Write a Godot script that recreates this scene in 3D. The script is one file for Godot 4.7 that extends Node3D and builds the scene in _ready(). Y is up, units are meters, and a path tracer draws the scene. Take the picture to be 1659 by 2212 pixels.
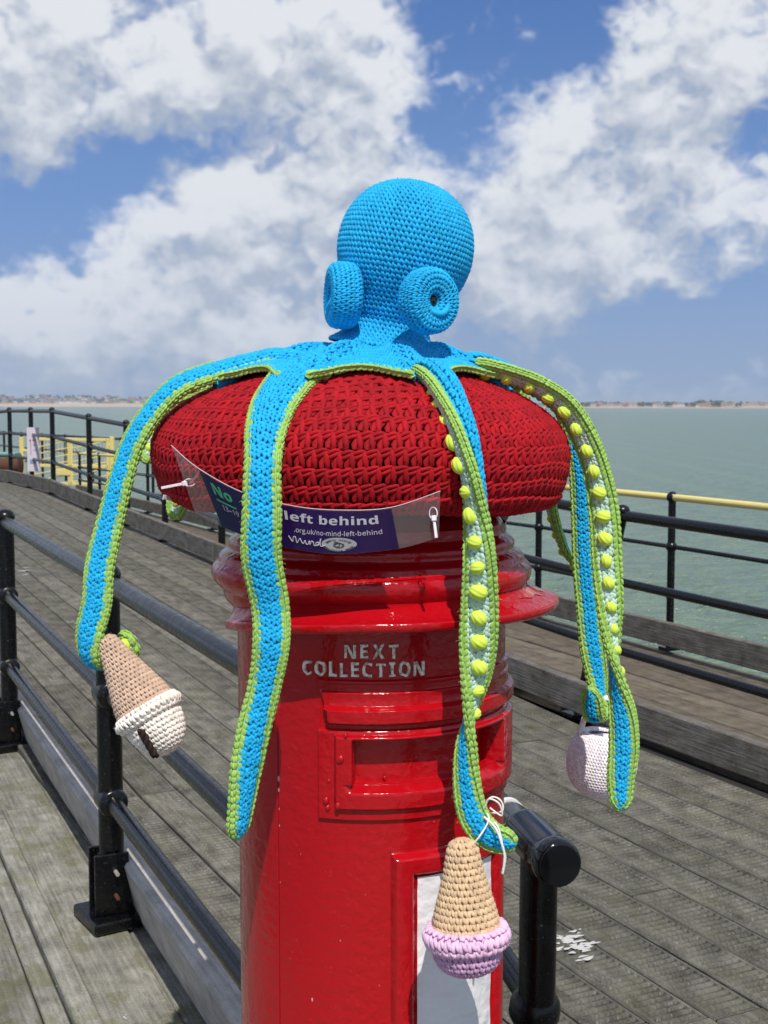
extends Node3D
# A red pillar box on a seaside pier wearing a crocheted topper and a crocheted octopus.

const CAM_H := 1.6
const PITCH := 4.843
const FOC := 2750.0          # focal length in units of a 1659 x 2212 picture

var rng := RandomNumberGenerator.new()
var M := {}                   # materials
var S := {}                   # shared meshes

func _ready() -> void:
	rng.seed = 11
	make_camera_and_light()
	make_materials()
	make_stitches()
	build_sea_and_shore()
	build_decks()
	build_railings()
	build_gate()
	build_post_box()
	build_topper()
	build_octopus()
	build_banner()
	build_hanging_toys()
	build_small_things()

# ------------------------------------------------------------------ camera, sky, sun
func make_camera_and_light() -> void:
	var cam := Camera3D.new()
	cam.name = "camera"
	add_child(cam)
	cam.position = Vector3(0, CAM_H, 0)
	cam.rotation_degrees = Vector3(-PITCH, 0, 0)
	cam.keep_aspect = Camera3D.KEEP_HEIGHT
	cam.near = 0.05
	cam.far = 9000.0
	cam.fov = rad_to_deg(2.0 * atan(1106.0 / FOC))
	var at := CameraAttributesPhysical.new()
	at.frustum_focal_length = 12.0 / (1106.0 / FOC)
	at.frustum_focus_distance = 1.72
	at.frustum_near = 0.05
	at.frustum_far = 9000.0
	at.exposure_aperture = 14.0
	cam.attributes = at
	cam.current = true
	var we := WorldEnvironment.new()
	we.name = "environment"
	var e := Environment.new()
	e.background_mode = Environment.BG_SKY
	e.tonemap_mode = Environment.TONE_MAPPER_LINEAR
	e.tonemap_exposure = 1.0
	e.sdfgi_enabled = true
	e.ssao_enabled = true
	e.ssil_enabled = true
	e.fog_enabled = true
	e.fog_mode = Environment.FOG_MODE_EXPONENTIAL
	e.fog_density = 0.00014
	e.fog_light_color = Color(0.80, 0.87, 0.95)
	var sky := Sky.new()
	var pm := PanoramaSkyMaterial.new()
	pm.panorama = ImageTexture.create_from_image(sky_image())
	sky.sky_material = pm
	e.sky = sky
	we.environment = e
	add_child(we)
	var sun := DirectionalLight3D.new()
	sun.name = "sun"
	add_child(sun)
	sun.light_energy = 1.35
	sun.light_color = Color(1.0, 0.965, 0.92)
	sun.light_angular_distance = 0.5
	sun.shadow_enabled = true
	var az := deg_to_rad(10.0)
	var el := deg_to_rad(55.0)
	var to_sun := Vector3(sin(az) * cos(el), sin(el), cos(az) * cos(el))
	sun.look_at_from_position(to_sun * 20.0, Vector3.ZERO, Vector3.UP)

# azimuth, elevation, half widths (degrees), tilt, weight: where the cloud banks and the blue gaps lie
const BANKS := [[-13.5, 14.5, 6.7, 3.5, 0, 1.0], [-6.3, 14.8, 6.7, 3.0, 0, 1.0], [-2.2, 16.0, 5.1, 2.4, 0, 0.8], [-8.1, 12.7, 2.4, 1.2, 0, 0.6], [-15.3, 10.5, 2.4, 2.4, 0, 0.5], [-0.6, 12.8, 2.2, 1.6, 0, 0.7], [-3.7, 9.7, 6.7, 2.2, 25, 1.0], [-8.8, 7.1, 6.7, 2.8, 20, 1.0], [-12.4, 4.7, 6.1, 1.6, 0, 0.6], [-4.7, 5.2, 5.1, 2.4, 0, 0.7], [-15.8, 5.2, 1.5, 0.8, 0, 0.9], [6.1, 15.5, 1.7, 0.9, 30, 0.7],
	[5.9, 11.8, 2.8, 2.2, 0, 0.9], [10.5, 13.5, 3.9, 3.0, 35, 1.0], [13.3, 15.6, 3.2, 3.0, 40, 0.9], [15.7, 13.3, 2.6, 2.4, 0, 0.9], [8.5, 8.9, 6.1, 2.6, 0, 1.0], [13.5, 8.0, 5.3, 2.6, 0, 1.0], [6.6, 6.3, 5.7, 2.4, 0, 0.9], [5.2, 4.4, 4.1, 1.2, 0, 0.6], [12.6, 5.4, 5.1, 0.9, 0, 0.5], [-8.8, 2.9, 9.5, 1.7, 0, 0.85], [-14.4, 2.3, 7.0, 1.7, 0, 0.75], [1.0, 2.6, 5.0, 1.2, 0, 0.4]]
const GAPS := [[5.1, 14.3, 2.6, 3.9, -10, -1.2], [3.0, 16.1, 1.6, 1.8, 0, -0.6], [8.3, 15.8, 2.2, 2.6, -20, -0.8], [-10.1, 10.6, 5.3, 1.0, 14, -1.1], [-14.8, 7.7, 3.0, 1.6, 20, -1.0], [12.6, 2.9, 6.1, 2.0, 0, -1.2], [15.9, 3.6, 3.7, 3.7, 0, -0.9], [-10.0, 16.4, 1.4, 0.6, 0, -0.4], [16.2, 10.9, 1.0, 1.2, 0, -0.7], [-2.8, 13.8, 0.9, 0.8, 0, -0.5], [2.7, 12.1, 1.4, 1.2, 0, -0.8]]
var sky_a: FastNoiseLite
var sky_b: FastNoiseLite
var sky_w: FastNoiseLite
var guide := PackedFloat32Array()
const GW := 240               # the cloud map: 35 degrees wide, 22 high, folded on all round
const GH := 150

func make_guide() -> void:
	guide.resize(GW * GH)
	for j in GH:
		var el := 22.0 * j / (GH - 1.0) - 1.0
		for i in GW:
			var az := 35.0 * i / (GW - 1.0) - 17.5
			var t := -0.42
			for set_ in [BANKS, GAPS]:
				for b in set_:
					var a := deg_to_rad(float(b[4]))
					var dx: float = az - b[0]
					var dy: float = el - b[1]
					var u: float = (dx * cos(a) + dy * sin(a)) / b[2]
					var v: float = (-dx * sin(a) + dy * cos(a)) / b[3]
					var q := u * u + v * v
					if q < 6.0:
						t += b[5] * exp(-q * 1.1)
			guide[j * GW + i] = clampf(t, -1.1, 0.85)

func guide_at(az: float, el: float) -> float:
	var x := pingpong(az + 17.5, 35.0) / 35.0 * (GW - 1.0)
	var y := pingpong(el + 1.0, 22.0) / 22.0 * (GH - 1.0)
	var i := mini(int(x), GW - 2)
	var j := mini(int(y), GH - 2)
	var fx := x - i
	var fy := y - j
	return lerpf(lerpf(guide[j * GW + i], guide[j * GW + i + 1], fx), lerpf(guide[(j + 1) * GW + i], guide[(j + 1) * GW + i + 1], fx), fy)

func cloud_density(az: float, el: float, fine: float) -> float:
	var a := deg_to_rad(az)
	var p := Vector3(cos(a) * 57.3, el * 1.3, sin(a) * 57.3) * 1.6
	var w := sky_w.get_noise_3dv(p * 0.8)
	var w2 := sky_w.get_noise_3dv(p * 0.8 + Vector3(40, 7, 3))
	var q := p + Vector3(w, w2, -w) * 1.6
	var d := 0.74 * guide_at(az + w * 1.3, el + w2 * 0.9) + 0.04 + 0.78 * sky_a.get_noise_3dv(q)
	# long low banks near the horizon
	var low := exp(-maxf(el, 0.0) / 2.6)
	d += low * (0.30 + 0.70 * sky_a.get_noise_3dv(Vector3(q.x * 0.55, el * 7.0 + w, q.z * 0.55))) * (0.35 + 0.65 * smoothstep(9.0, -2.0, az))
	if fine > 0.0:
		d += fine * (sky_b.get_noise_3dv(q) + 0.35 * sky_b.get_noise_3dv(q * 2.7))
	return d

func sky_color(az: float, el: float) -> Color:
	if el < 0.0:
		return Color(0.20, 0.24, 0.26)
	# clear air: pale at the horizon, deep blue overhead
	var c := Color(0.300, 0.405, 0.590).lerp(Color(0.185, 0.325, 0.625), smoothstep(0.0, 9.0, el))
	c = c.lerp(Color(0.090, 0.195, 0.475), smoothstep(6.0, 19.0, el))
	c = c.lerp(Color(0.040, 0.110, 0.360), smoothstep(18.0, 70.0, el))
	var d := cloud_density(az, el, 0.46)
	var cover := 0.96 * smoothstep(-0.50, 0.58, d)
	if cover > 0.0:
		var here := cloud_density(az, el, 0.22)
		var up := cloud_density(az + 0.3, el + 0.9, 0.18)
		var up2 := cloud_density(az + 0.8, el + 2.8, 0.0)
		var lit := clampf(0.60 + 0.42 * (here - up) + 0.42 * (here - up2) - 0.22 * maxf(here - 0.8, 0.0) + 0.10 * (d - here), 0.0, 1.0)
		var cl := Color(0.430, 0.490, 0.595).lerp(Color(0.800, 0.825, 0.865), smoothstep(0.26, 0.98, lit))
		var far := exp(-el / 3.4)
		cl = cl.lerp(Color(0.50, 0.57, 0.69), 0.60 * far)
		c = c.lerp(cl, cover * (1.0 - 0.32 * far))
	return c

func sky_image() -> Image:
	sky_a = FastNoiseLite.new()
	sky_a.seed = 5
	sky_a.noise_type = FastNoiseLite.TYPE_SIMPLEX_SMOOTH
	sky_a.frequency = 0.13
	sky_a.fractal_octaves = 3
	sky_b = FastNoiseLite.new()
	sky_b.seed = 23
	sky_b.noise_type = FastNoiseLite.TYPE_SIMPLEX_SMOOTH
	sky_b.frequency = 0.52
	sky_b.fractal_octaves = 4
	sky_b.fractal_gain = 0.55
	sky_w = FastNoiseLite.new()
	sky_w.seed = 71
	sky_w.frequency = 0.35
	sky_w.fractal_octaves = 3
	make_guide()
	var big := sky_rect(768, 384, 0, 0, 768, 384)
	big.resize(4096, 2048, Image.INTERPOLATE_CUBIC)
	# the part of the sky round the view in full detail
	var fine := sky_rect(4096, 2048, -290, 770, 580, 270)
	big.blit_rect(fine, Rect2i(0, 0, 290, 270), Vector2i(4096 - 290, 770))
	big.blit_rect(fine, Rect2i(290, 0, 290, 270), Vector2i(0, 770))
	return big

var rows := []
func sky_rect(w: int, h: int, x0: int, y0: int, nx: int, ny: int) -> Image:
	rows = []
	rows.resize(ny)
	var job := func(j: int) -> void:
		var el := 90.0 - 180.0 * (y0 + j + 0.5) / h
		var line := PackedFloat32Array()
		line.resize(nx * 3)
		for i in nx:
			var c := sky_color(fposmod(360.0 * (x0 + i + 0.5) / w + 180.0, 360.0) - 180.0, el)
			line[i * 3] = c.r
			line[i * 3 + 1] = c.g
			line[i * 3 + 2] = c.b
		rows[j] = line
	var id := WorkerThreadPool.add_group_task(job, ny)
	WorkerThreadPool.wait_for_group_task_completion(id)
	var all := PackedByteArray()
	for r in rows:
		all.append_array(r.to_byte_array())
	return Image.create_from_data(nx, ny, false, Image.FORMAT_RGBF, all)

# ------------------------------------------------------------------ naming
var taken := {}
func numbered(called: String) -> String:
	var n: int = taken.get(called, 0)
	taken[called] = n + 1
	return called if n == 0 else "%s_%03d" % [called, n]

func tag(o: Node, label: String, category: String, group := "") -> void:
	o.set_meta("label", label)
	o.set_meta("category", category)
	if group:
		o.set_meta("group", group)

func thing(called: String, at: Vector3, label: String, category: String, group := "", turn := 0.0) -> Node3D:
	var o := Node3D.new()
	o.name = numbered(called)
	add_child(o)
	o.position = at
	o.rotation.y = turn
	tag(o, label, category, group)
	return o

func structure(called: String, at := Vector3.ZERO) -> Node3D:
	var o := Node3D.new()
	o.name = numbered(called)
	add_child(o)
	o.position = at
	o.set_meta("kind", "structure")
	return o

# a part whose mesh is given in the axes of the world, under a thing that is only moved
func part(parent: Node3D, called: String, m: Mesh, mat: Material, world := true) -> MeshInstance3D:
	var o := MeshInstance3D.new()
	o.name = called
	o.mesh = m
	o.material_override = mat
	parent.add_child(o, true)
	if world:
		o.position = -base_of(parent)
	return o

func base_of(n: Node) -> Vector3:
	var p := Vector3.ZERO
	var k := n
	while k != self and k is Node3D:
		p += (k as Node3D).position
		k = k.get_parent()
	return p

func many(parent: Node3D, called: String, m: Mesh, mat: Material, where: Array, tones: Array = []) -> MultiMeshInstance3D:
	var mm := MultiMesh.new()
	mm.transform_format = MultiMesh.TRANSFORM_3D
	mm.use_colors = true
	mm.mesh = m
	mm.instance_count = where.size()
	for i in where.size():
		mm.set_instance_transform(i, where[i])
		var v := 1.0 + 0.13 * (rng.randf() - 0.5) * 2.0
		mm.set_instance_color(i, tones[i] if tones.size() else Color(v, v, v))
	var o := MultiMeshInstance3D.new()
	o.name = called
	o.multimesh = mm
	o.material_override = mat
	parent.add_child(o, true)
	o.position = -base_of(parent)
	o.set_meta("kind", "stuff")
	return o

# ------------------------------------------------------------------ geometry
# where a point of the photograph lies at a given distance in front of the camera
func P(px: float, py: float, depth: float) -> Vector3:
	var x := (px - 829.5) / FOC
	var y := (1106.0 - py) / FOC
	var c := cos(deg_to_rad(PITCH))
	var s := sin(deg_to_rad(PITCH))
	var d := Vector3(x, y * c - s, -c - y * s)
	return Vector3(0, CAM_H, 0) + d * (depth / -d.z)

# the same for things on the pillar box, whose depths are counted from 0.78 m in front of the camera
func Q(px: float, py: float, depth: float) -> Vector3:
	return P(px, py, depth + 0.78)

class Geo:
	var V := PackedVector3Array()
	var U := PackedVector2Array()
	var I := PackedInt32Array()
	var C := PackedColorArray()

	func grid(nu: int, nv: int, f: Callable, scale := Vector2.ONE) -> void:
		var b := V.size()
		for j in nv + 1:
			for i in nu + 1:
				V.append(f.call(float(i) / nu, float(j) / nv))
				U.append(Vector2(float(i) / nu, float(j) / nv) * scale)
		for j in nv:
			for i in nu:
				var a := b + j * (nu + 1) + i
				I.append_array(PackedInt32Array([a, a + nu + 1, a + 1, a + 1, a + nu + 1, a + nu + 2]))

	func lines(us: PackedFloat32Array, vs: PackedFloat32Array, f: Callable) -> void:
		var b := V.size()
		var nu := us.size() - 1
		for v in vs:
			for u in us:
				V.append(f.call(u, v))
				U.append(Vector2(u, v))
		for j in vs.size() - 1:
			for i in nu:
				var a := b + j * (nu + 1) + i
				I.append_array(PackedInt32Array([a, a + nu + 1, a + 1, a + 1, a + nu + 1, a + nu + 2]))

	# a tube along a path; r is a number or a function of the share of the way along
	func tube(path: PackedVector3Array, r: Variant, sides := 10, caps := true, ply := 0.0, twist := 0.0) -> void:
		var n := path.size()
		var b := V.size()
		var up := Vector3.UP
		var t0 := (path[1] - path[0]).normalized()
		if absf(t0.dot(up)) > 0.9:
			up = Vector3.RIGHT
		var side := t0.cross(up).normalized()
		var along := 0.0
		for k in n:
			var t := (path[mini(k + 1, n - 1)] - path[maxi(k - 1, 0)]).normalized()
			side = (side - t * side.dot(t)).normalized()
			var up2 := side.cross(t)
			if k > 0:
				along += path[k].distance_to(path[k - 1])
			var share := float(k) / (n - 1)
			var rad: float = r.call(share) if r is Callable else r
			for s in sides + 1:
				var a := TAU * s / sides
				var q := rad
				if ply > 0.0:
					q *= 1.0 + ply * cos(2.0 * a - twist * share)
				V.append(path[k] + (side * cos(a) + up2 * sin(a)) * q)
				U.append(Vector2(along, float(s) / sides))
		for k in n - 1:
			for s in sides:
				var a := b + k * (sides + 1) + s
				I.append_array(PackedInt32Array([a, a + 1, a + sides + 1, a + 1, a + sides + 2, a + sides + 1]))
		if caps:
			for e in 2:
				var c := V.size()
				V.append(path[0 if e == 0 else n - 1])
				U.append(Vector2(0, 0))
				var ring := b + (0 if e == 0 else (n - 1) * (sides + 1))
				var cc := V.size()
				for s in sides + 1:
					V.append(V[ring + s])
					U.append(Vector2(0.05 * s, 0.02))
				for s in sides:
					if e == 0:
						I.append_array(PackedInt32Array([c, cc + s + 1, cc + s]))
					else:
						I.append_array(PackedInt32Array([c, cc + s, cc + s + 1]))

	# a box with chamfered edges, in a frame of its own
	func box(t: Transform3D, size: Vector3, bevel := 0.0, uv0 := Vector2.ZERO) -> void:
		var h := size * 0.5
		var g := minf(bevel, minf(h.x, minf(h.y, h.z)) * 0.9)
		var corners := []
		for sx in [-1, 1]:
			for sy in [-1, 1]:
				for sz in [-1, 1]:
					var s := Vector3(sx, sy, sz)
					corners.append([s * h - Vector3(0, sy, sz) * g, s * h - Vector3(sx, 0, sz) * g, s * h - Vector3(sx, sy, 0) * g])
		var id := func(sx: int, sy: int, sz: int) -> int: return (4 if sx > 0 else 0) + (2 if sy > 0 else 0) + (1 if sz > 0 else 0)
		# faces
		for axis in 3:
			for s in [-1, 1]:
				var ring := []
				for q in [[-1, -1], [1, -1], [1, 1], [-1, 1]]:
					var k := [0, 0, 0]
					k[axis] = s
					k[(axis + 1) % 3] = q[0]
					k[(axis + 2) % 3] = q[1]
					ring.append(corners[id.call(k[0], k[1], k[2])][axis])
				poly(t, ring, s < 0, uv0)
		if g <= 0.0:
			return
		# edges
		for axis in 3:
			for a in [-1, 1]:
				for b in [-1, 1]:
					var k1 := [0, 0, 0]
					var k2 := [0, 0, 0]
					k1[axis] = -1
					k2[axis] = 1
					for k in [k1, k2]:
						k[(axis + 1) % 3] = a
						k[(axis + 2) % 3] = b
					var c1 = corners[id.call(k1[0], k1[1], k1[2])]
					var c2 = corners[id.call(k2[0], k2[1], k2[2])]
					poly(t, [c1[(axis + 1) % 3], c2[(axis + 1) % 3], c2[(axis + 2) % 3], c1[(axis + 2) % 3]], a * b > 0, uv0)
		for sx in [-1, 1]:
			for sy in [-1, 1]:
				for sz in [-1, 1]:
					var c = corners[id.call(sx, sy, sz)]
					poly(t, [c[0], c[1], c[2]], sx * sy * sz < 0, uv0)

	func poly(t: Transform3D, ring: Array, flip: bool, uv0 := Vector2.ZERO) -> void:
		var b := V.size()
		var n: Vector3 = (ring[1] - ring[0]).cross(ring[2] - ring[0])
		var ax := n.abs().max_axis_index()
		for p in ring:
			V.append(t * p)
			var q: Vector3 = p
			U.append(uv0 + (Vector2(q.x, q.z) if ax == 1 else Vector2(q.x, q.y) if ax == 2 else Vector2(q.z, q.y)))
		for k in range(1, ring.size() - 1):
			I.append_array(PackedInt32Array([b, b + k, b + k + 1] if flip else [b, b + k + 1, b + k]))

	func add(m: Geo, t: Transform3D) -> void:
		var b := V.size()
		for v in m.V:
			V.append(t * v)
		U.append_array(m.U)
		for i in m.I:
			I.append(b + i)

	# smooth: corners at the same place share a normal
	func mesh(smooth := true, crease := 0.0) -> ArrayMesh:
		var n := PackedVector3Array()
		n.resize(V.size())
		for k in range(0, I.size(), 3):
			var fn := (V[I[k + 2]] - V[I[k]]).cross(V[I[k + 1]] - V[I[k]])
			n[I[k]] += fn
			n[I[k + 1]] += fn
			n[I[k + 2]] += fn
		if smooth:
			var at := {}
			for k in V.size():
				var key := Vector3i((V[k] * 100000.0).round())
				if at.has(key):
					at[key] += n[k]
				else:
					at[key] = n[k]
			for k in V.size():
				var tot: Vector3 = at[Vector3i((V[k] * 100000.0).round())]
				if crease <= 0.0 or tot.normalized().dot(n[k].normalized()) > crease:
					n[k] = tot
		for k in n.size():
			n[k] = n[k].normalized() if n[k].length_squared() > 0.0 else Vector3.UP
		var a := []
		a.resize(Mesh.ARRAY_MAX)
		a[Mesh.ARRAY_VERTEX] = V
		a[Mesh.ARRAY_NORMAL] = n
		a[Mesh.ARRAY_TEX_UV] = U
		a[Mesh.ARRAY_INDEX] = I
		if C.size() == V.size():
			a[Mesh.ARRAY_COLOR] = C
		var m := ArrayMesh.new()
		m.add_surface_from_arrays(Mesh.PRIMITIVE_TRIANGLES, a)
		return m

func lathe(profile: Array, sides: int, t := Transform3D.IDENTITY, g: Geo = null) -> Geo:
	if g == null:
		g = Geo.new()
	var n := profile.size() - 1
	g.grid(sides, n, func(u: float, v: float) -> Vector3:
		var q: Vector2 = profile[int(round(v * n))]
		return t * Vector3(q.x * sin(TAU * u), q.y, q.x * cos(TAU * u)), Vector2(TAU * 0.2, 0.02 * n))
	return g

func spline(pts: Array, steps: int) -> PackedVector3Array:
	var out := PackedVector3Array()
	var n := pts.size()
	for k in n - 1:
		var a: Vector3 = pts[maxi(k - 1, 0)]
		var b: Vector3 = pts[k]
		var c: Vector3 = pts[k + 1]
		var d: Vector3 = pts[mini(k + 2, n - 1)]
		for s in steps:
			out.append(b.cubic_interpolate(c, a, d, float(s) / steps))
	out.append(pts[n - 1])
	return out

func spline_at(vals: Array, t: float) -> Variant:
	var n := vals.size() - 1
	var k := clampi(int(t * n), 0, n - 1)
	var f := t * n - k
	var a = vals[maxi(k - 1, 0)]
	var d = vals[mini(k + 2, n)]
	if vals[0] is Vector3:
		return (vals[k] as Vector3).cubic_interpolate(vals[k + 1], a, d, f)
	return cubic_interpolate(vals[k], vals[k + 1], a, d, f)

func table(x: float, xs: Array, ys: Array) -> float:
	if x <= xs[0]:
		return ys[0]
	for k in xs.size() - 1:
		if x <= xs[k + 1]:
			var f: float = (x - xs[k]) / (xs[k + 1] - xs[k])
			f = f * f * (3.0 - 2.0 * f) * 0.5 + f * 0.5
			return lerpf(ys[k], ys[k + 1], f)
	return ys[-1]

func frame(at: Vector3, along: Vector3, normal: Vector3, size: Vector3) -> Transform3D:
	var z := (normal - along * (normal.dot(along) / along.length_squared())).normalized()
	var y := along.normalized()
	return Transform3D(y.cross(z) * size.x, y * size.y, z * size.z, at)

# ------------------------------------------------------------------ materials
func noise_tex(freq: float, seed_: int, stops: Array, octaves := 4, size := 512, type := FastNoiseLite.TYPE_SIMPLEX_SMOOTH) -> NoiseTexture2D:
	var n := FastNoiseLite.new()
	n.seed = seed_
	n.frequency = freq
	n.fractal_octaves = octaves
	n.noise_type = type
	var t := NoiseTexture2D.new()
	t.width = size
	t.height = size
	t.seamless = true
	t.noise = n
	if stops.size():
		var g := Gradient.new()
		var off := PackedFloat32Array()
		var col := PackedColorArray()
		for s in stops:
			off.append(s[0])
			col.append(s[1])
		g.offsets = off
		g.colors = col
		t.color_ramp = g
	return t

func lin(r: float, g: float, b: float) -> Color:
	return Color(r, g, b).linear_to_srgb()

func grey(v: float) -> Color:
	return Color(v, v, v)

func mat(c: Color, rough := 0.8, spec := 0.5) -> StandardMaterial3D:
	var m := StandardMaterial3D.new()
	m.albedo_color = c
	m.roughness = rough
	m.metallic_specular = spec
	return m

func yarn(c: Color) -> StandardMaterial3D:
	var m := mat(c, 0.78, 0.35)
	m.vertex_color_use_as_albedo = true
	m.rim_enabled = true
	m.rim = 0.6
	m.rim_tint = 0.7
	return m

# weathered timber: grain, checks and specks. U runs along the board, V across it, in metres
func timber_image(seed_: int, dark: Color, light: Color, speck: float, moss: float) -> Array:
	var w := 1024
	var h := 512
	var grain := FastNoiseLite.new()
	grain.seed = seed_
	grain.frequency = 1.0
	grain.fractal_octaves = 4
	var blotch := FastNoiseLite.new()
	blotch.seed = seed_ + 1
	blotch.frequency = 1.0
	blotch.fractal_octaves = 4
	var fine := FastNoiseLite.new()
	fine.seed = seed_ + 2
	fine.frequency = 1.0
	fine.fractal_octaves = 2
	var col := PackedByteArray()
	col.resize(w * h * 3)
	var hei := PackedByteArray()
	hei.resize(w * h)
	var job := func(j: int) -> void:
		for i in w:
			var a := TAU * i / w
			var ca := cos(a)
			var sa := sin(a)
			var y := float(j) / h
			var g := grain.get_noise_3d(ca * 0.7, sa * 0.7, y * 46.0)
			var b := blotch.get_noise_3d(ca * 1.6, sa * 1.6, y * 5.0)
			var f := fine.get_noise_3d(ca * 40.0, sa * 40.0, y * 62.0)
			var crack := smoothstep(0.05, 0.0, absf(grain.get_noise_3d(ca * 0.5 + 9.0, sa * 0.5, y * 17.0))) * smoothstep(0.0, 0.25, b + 0.1)
			var v := clampf(0.5 + 0.42 * g + 0.58 * b + 0.22 * f, 0.0, 1.0)
			v *= 1.0 - 0.5 * crack
			var c := dark.lerp(light, v)
			if moss > 0.0:
				c = c.lerp(Color(0.160, 0.165, 0.085), moss * smoothstep(0.05, 0.40, blotch.get_noise_3d(ca * 1.2 + 30.0, sa * 1.2, y * 4.0)))
			var sp := smoothstep(0.46, 0.60, fine.get_noise_3d(ca * 26.0 + 70.0, sa * 26.0, y * 40.0)) * speck
			c = c.lerp(Color(0.42, 0.42, 0.40), sp)
			c = c.linear_to_srgb()
			var k := (j * w + i) * 3
			col[k] = int(clampf(c.r, 0, 1) * 255.0)
			col[k + 1] = int(clampf(c.g, 0, 1) * 255.0)
			col[k + 2] = int(clampf(c.b, 0, 1) * 255.0)
			hei[j * w + i] = int(255.0 * clampf(0.5 + 0.4 * g + 0.2 * f - 0.5 * crack, 0, 1))
	for j in h:
		job.call(j)
	return [ImageTexture.create_from_image(Image.create_from_data(w, h, false, Image.FORMAT_RGB8, col)), ImageTexture.create_from_image(Image.create_from_data(w, h, false, Image.FORMAT_L8, hei))]

func timber(tex: Array, tint: Color, rough := 0.85) -> StandardMaterial3D:
	var m := mat(tint, rough, 0.3)
	m.albedo_texture = tex[0]
	m.uv1_scale = Vector3(1.0 / 1.5, 1.0 / 0.6, 1)
	m.heightmap_enabled = true
	m.heightmap_texture = tex[1]
	m.heightmap_scale = 0.25
	return m

func make_materials() -> void:
	# wool
	M.blue = yarn(lin(0.012, 0.405, 0.745))
	M.lime = yarn(lin(0.310, 0.520, 0.120))
	M.mint = yarn(lin(0.50, 0.70, 0.60))
	M.lemon = yarn(lin(0.62, 0.82, 0.095))
	M.crimson = yarn(lin(0.355, 0.0025, 0.009))
	M.biscuit = yarn(lin(0.56, 0.410, 0.310))
	M.sand_yarn = yarn(lin(0.62, 0.450, 0.280))
	M.cream = yarn(lin(0.84, 0.80, 0.74))
	M.lilac = yarn(lin(0.56, 0.34, 0.55))
	M.pink = yarn(lin(0.76, 0.50, 0.71))
	M.white_yarn = yarn(lin(0.87, 0.83, 0.88))
	M.chocolate = yarn(lin(0.022, 0.012, 0.010))
	M.string = yarn(lin(0.80, 0.79, 0.76))
	# gloss paint on cast iron
	var lumps := noise_tex(0.012, 3, [], 3)
	var red := mat(lin(0.41, 0.0030, 0.008), 0.15, 0.5)
	red.heightmap_enabled = true
	red.heightmap_texture = lumps
	red.heightmap_scale = 0.13
	red.uv1_triplanar = true
	red.uv1_scale = Vector3.ONE * 7.0
	red.roughness = 1.0
	red.roughness_texture = noise_tex(0.010, 19, [[0.2, grey(0.09)], [0.55, grey(0.15)], [0.8, grey(0.30)]], 5)
	M.red = red
	M.seam = mat(lin(0.010, 0.002, 0.003), 0.7)
	var plate := mat(lin(0.80, 0.81, 0.83), 0.25, 0.5)
	plate.heightmap_enabled = true
	plate.heightmap_texture = lumps
	plate.heightmap_scale = 0.25
	plate.uv1_triplanar = true
	plate.uv1_scale = Vector3.ONE * 5.0
	M.plate = plate
	var letter := mat(Color.WHITE, 0.5)
	letter.albedo_texture = noise_tex(0.03, 8, [[0.0, Color(0.50, 0.42, 0.36)], [0.36, Color(0.76, 0.74, 0.64)], [0.55, Color(0.93, 0.93, 0.90)]], 4, 256)
	letter.uv1_triplanar = true
	letter.uv1_scale = Vector3.ONE * 14.0
	M.letter = letter
	var black := mat(Color.WHITE, 0.20, 0.45)
	black.albedo_texture = noise_tex(0.05, 14, [[0.0, Color(0.028, 0.032, 0.040)], [0.80, Color(0.038, 0.043, 0.055)], [0.85, Color(0.07, 0.08, 0.10)], [0.875, Color(0.42, 0.43, 0.44)]], 3)
	black.roughness_texture = noise_tex(0.02, 15, [[0.2, grey(0.20)], [0.8, grey(0.36)]], 3)
	black.roughness = 1.0
	black.uv1_triplanar = true
	black.uv1_scale = Vector3.ONE * 3.0
	M.black = black
	M.gloss_black = mat(lin(0.006, 0.007, 0.009), 0.12, 0.5)
	M.rust = mat(lin(0.085, 0.034, 0.018), 0.85)
	M.steel = mat(lin(0.30, 0.29, 0.27), 0.5)
	M.yellow = mat(lin(0.76, 0.65, 0.235), 0.45)
	M.cap_white = mat(lin(0.72, 0.73, 0.74), 0.4)
	M.nylon = mat(lin(0.72, 0.70, 0.76), 0.35)
	M.bead = mat(lin(0.004, 0.006, 0.006), 0.06, 0.6)
	M.bead_rim = mat(lin(0.16, 0.13, 0.01), 0.3)
	# timber
	var deck := timber_image(40, Color(0.070, 0.067, 0.058), Color(0.225, 0.220, 0.197), 0.4, 0.15)
	var pale := timber_image(60, Color(0.125, 0.123, 0.106), Color(0.385, 0.382, 0.352), 0.6, 0.55)
	var brown := timber_image(80, Color(0.080, 0.070, 0.056), Color(0.225, 0.200, 0.165), 0.35, 0.3)
	var deck_light := timber_image(90, Color(0.27, 0.262, 0.245), Color(0.54, 0.53, 0.505), 0.3, 0.12)
	M.deck = []
	M.pale = []
	M.brown = []
	for k in 5:
		var v := [0.86, 0.90, 0.95, 0.88, 0.98][k] as float
		M.deck.append(timber(deck, Color(v, v, v * 0.985)))
		M.pale.append(timber(pale, Color(v, v, v * 0.98)))
		M.brown.append(timber(brown, Color(v, v * 0.98, v * 0.96)))
	M.kerb = timber(deck_light, Color(1.0, 0.99, 0.985))
	M.kerb_dark = timber(deck, Color(0.97, 0.96, 0.97))
	M.dropping = mat(lin(0.50, 0.50, 0.48), 0.8)
	M.under = mat(lin(0.02, 0.02, 0.018), 1.0)

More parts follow.
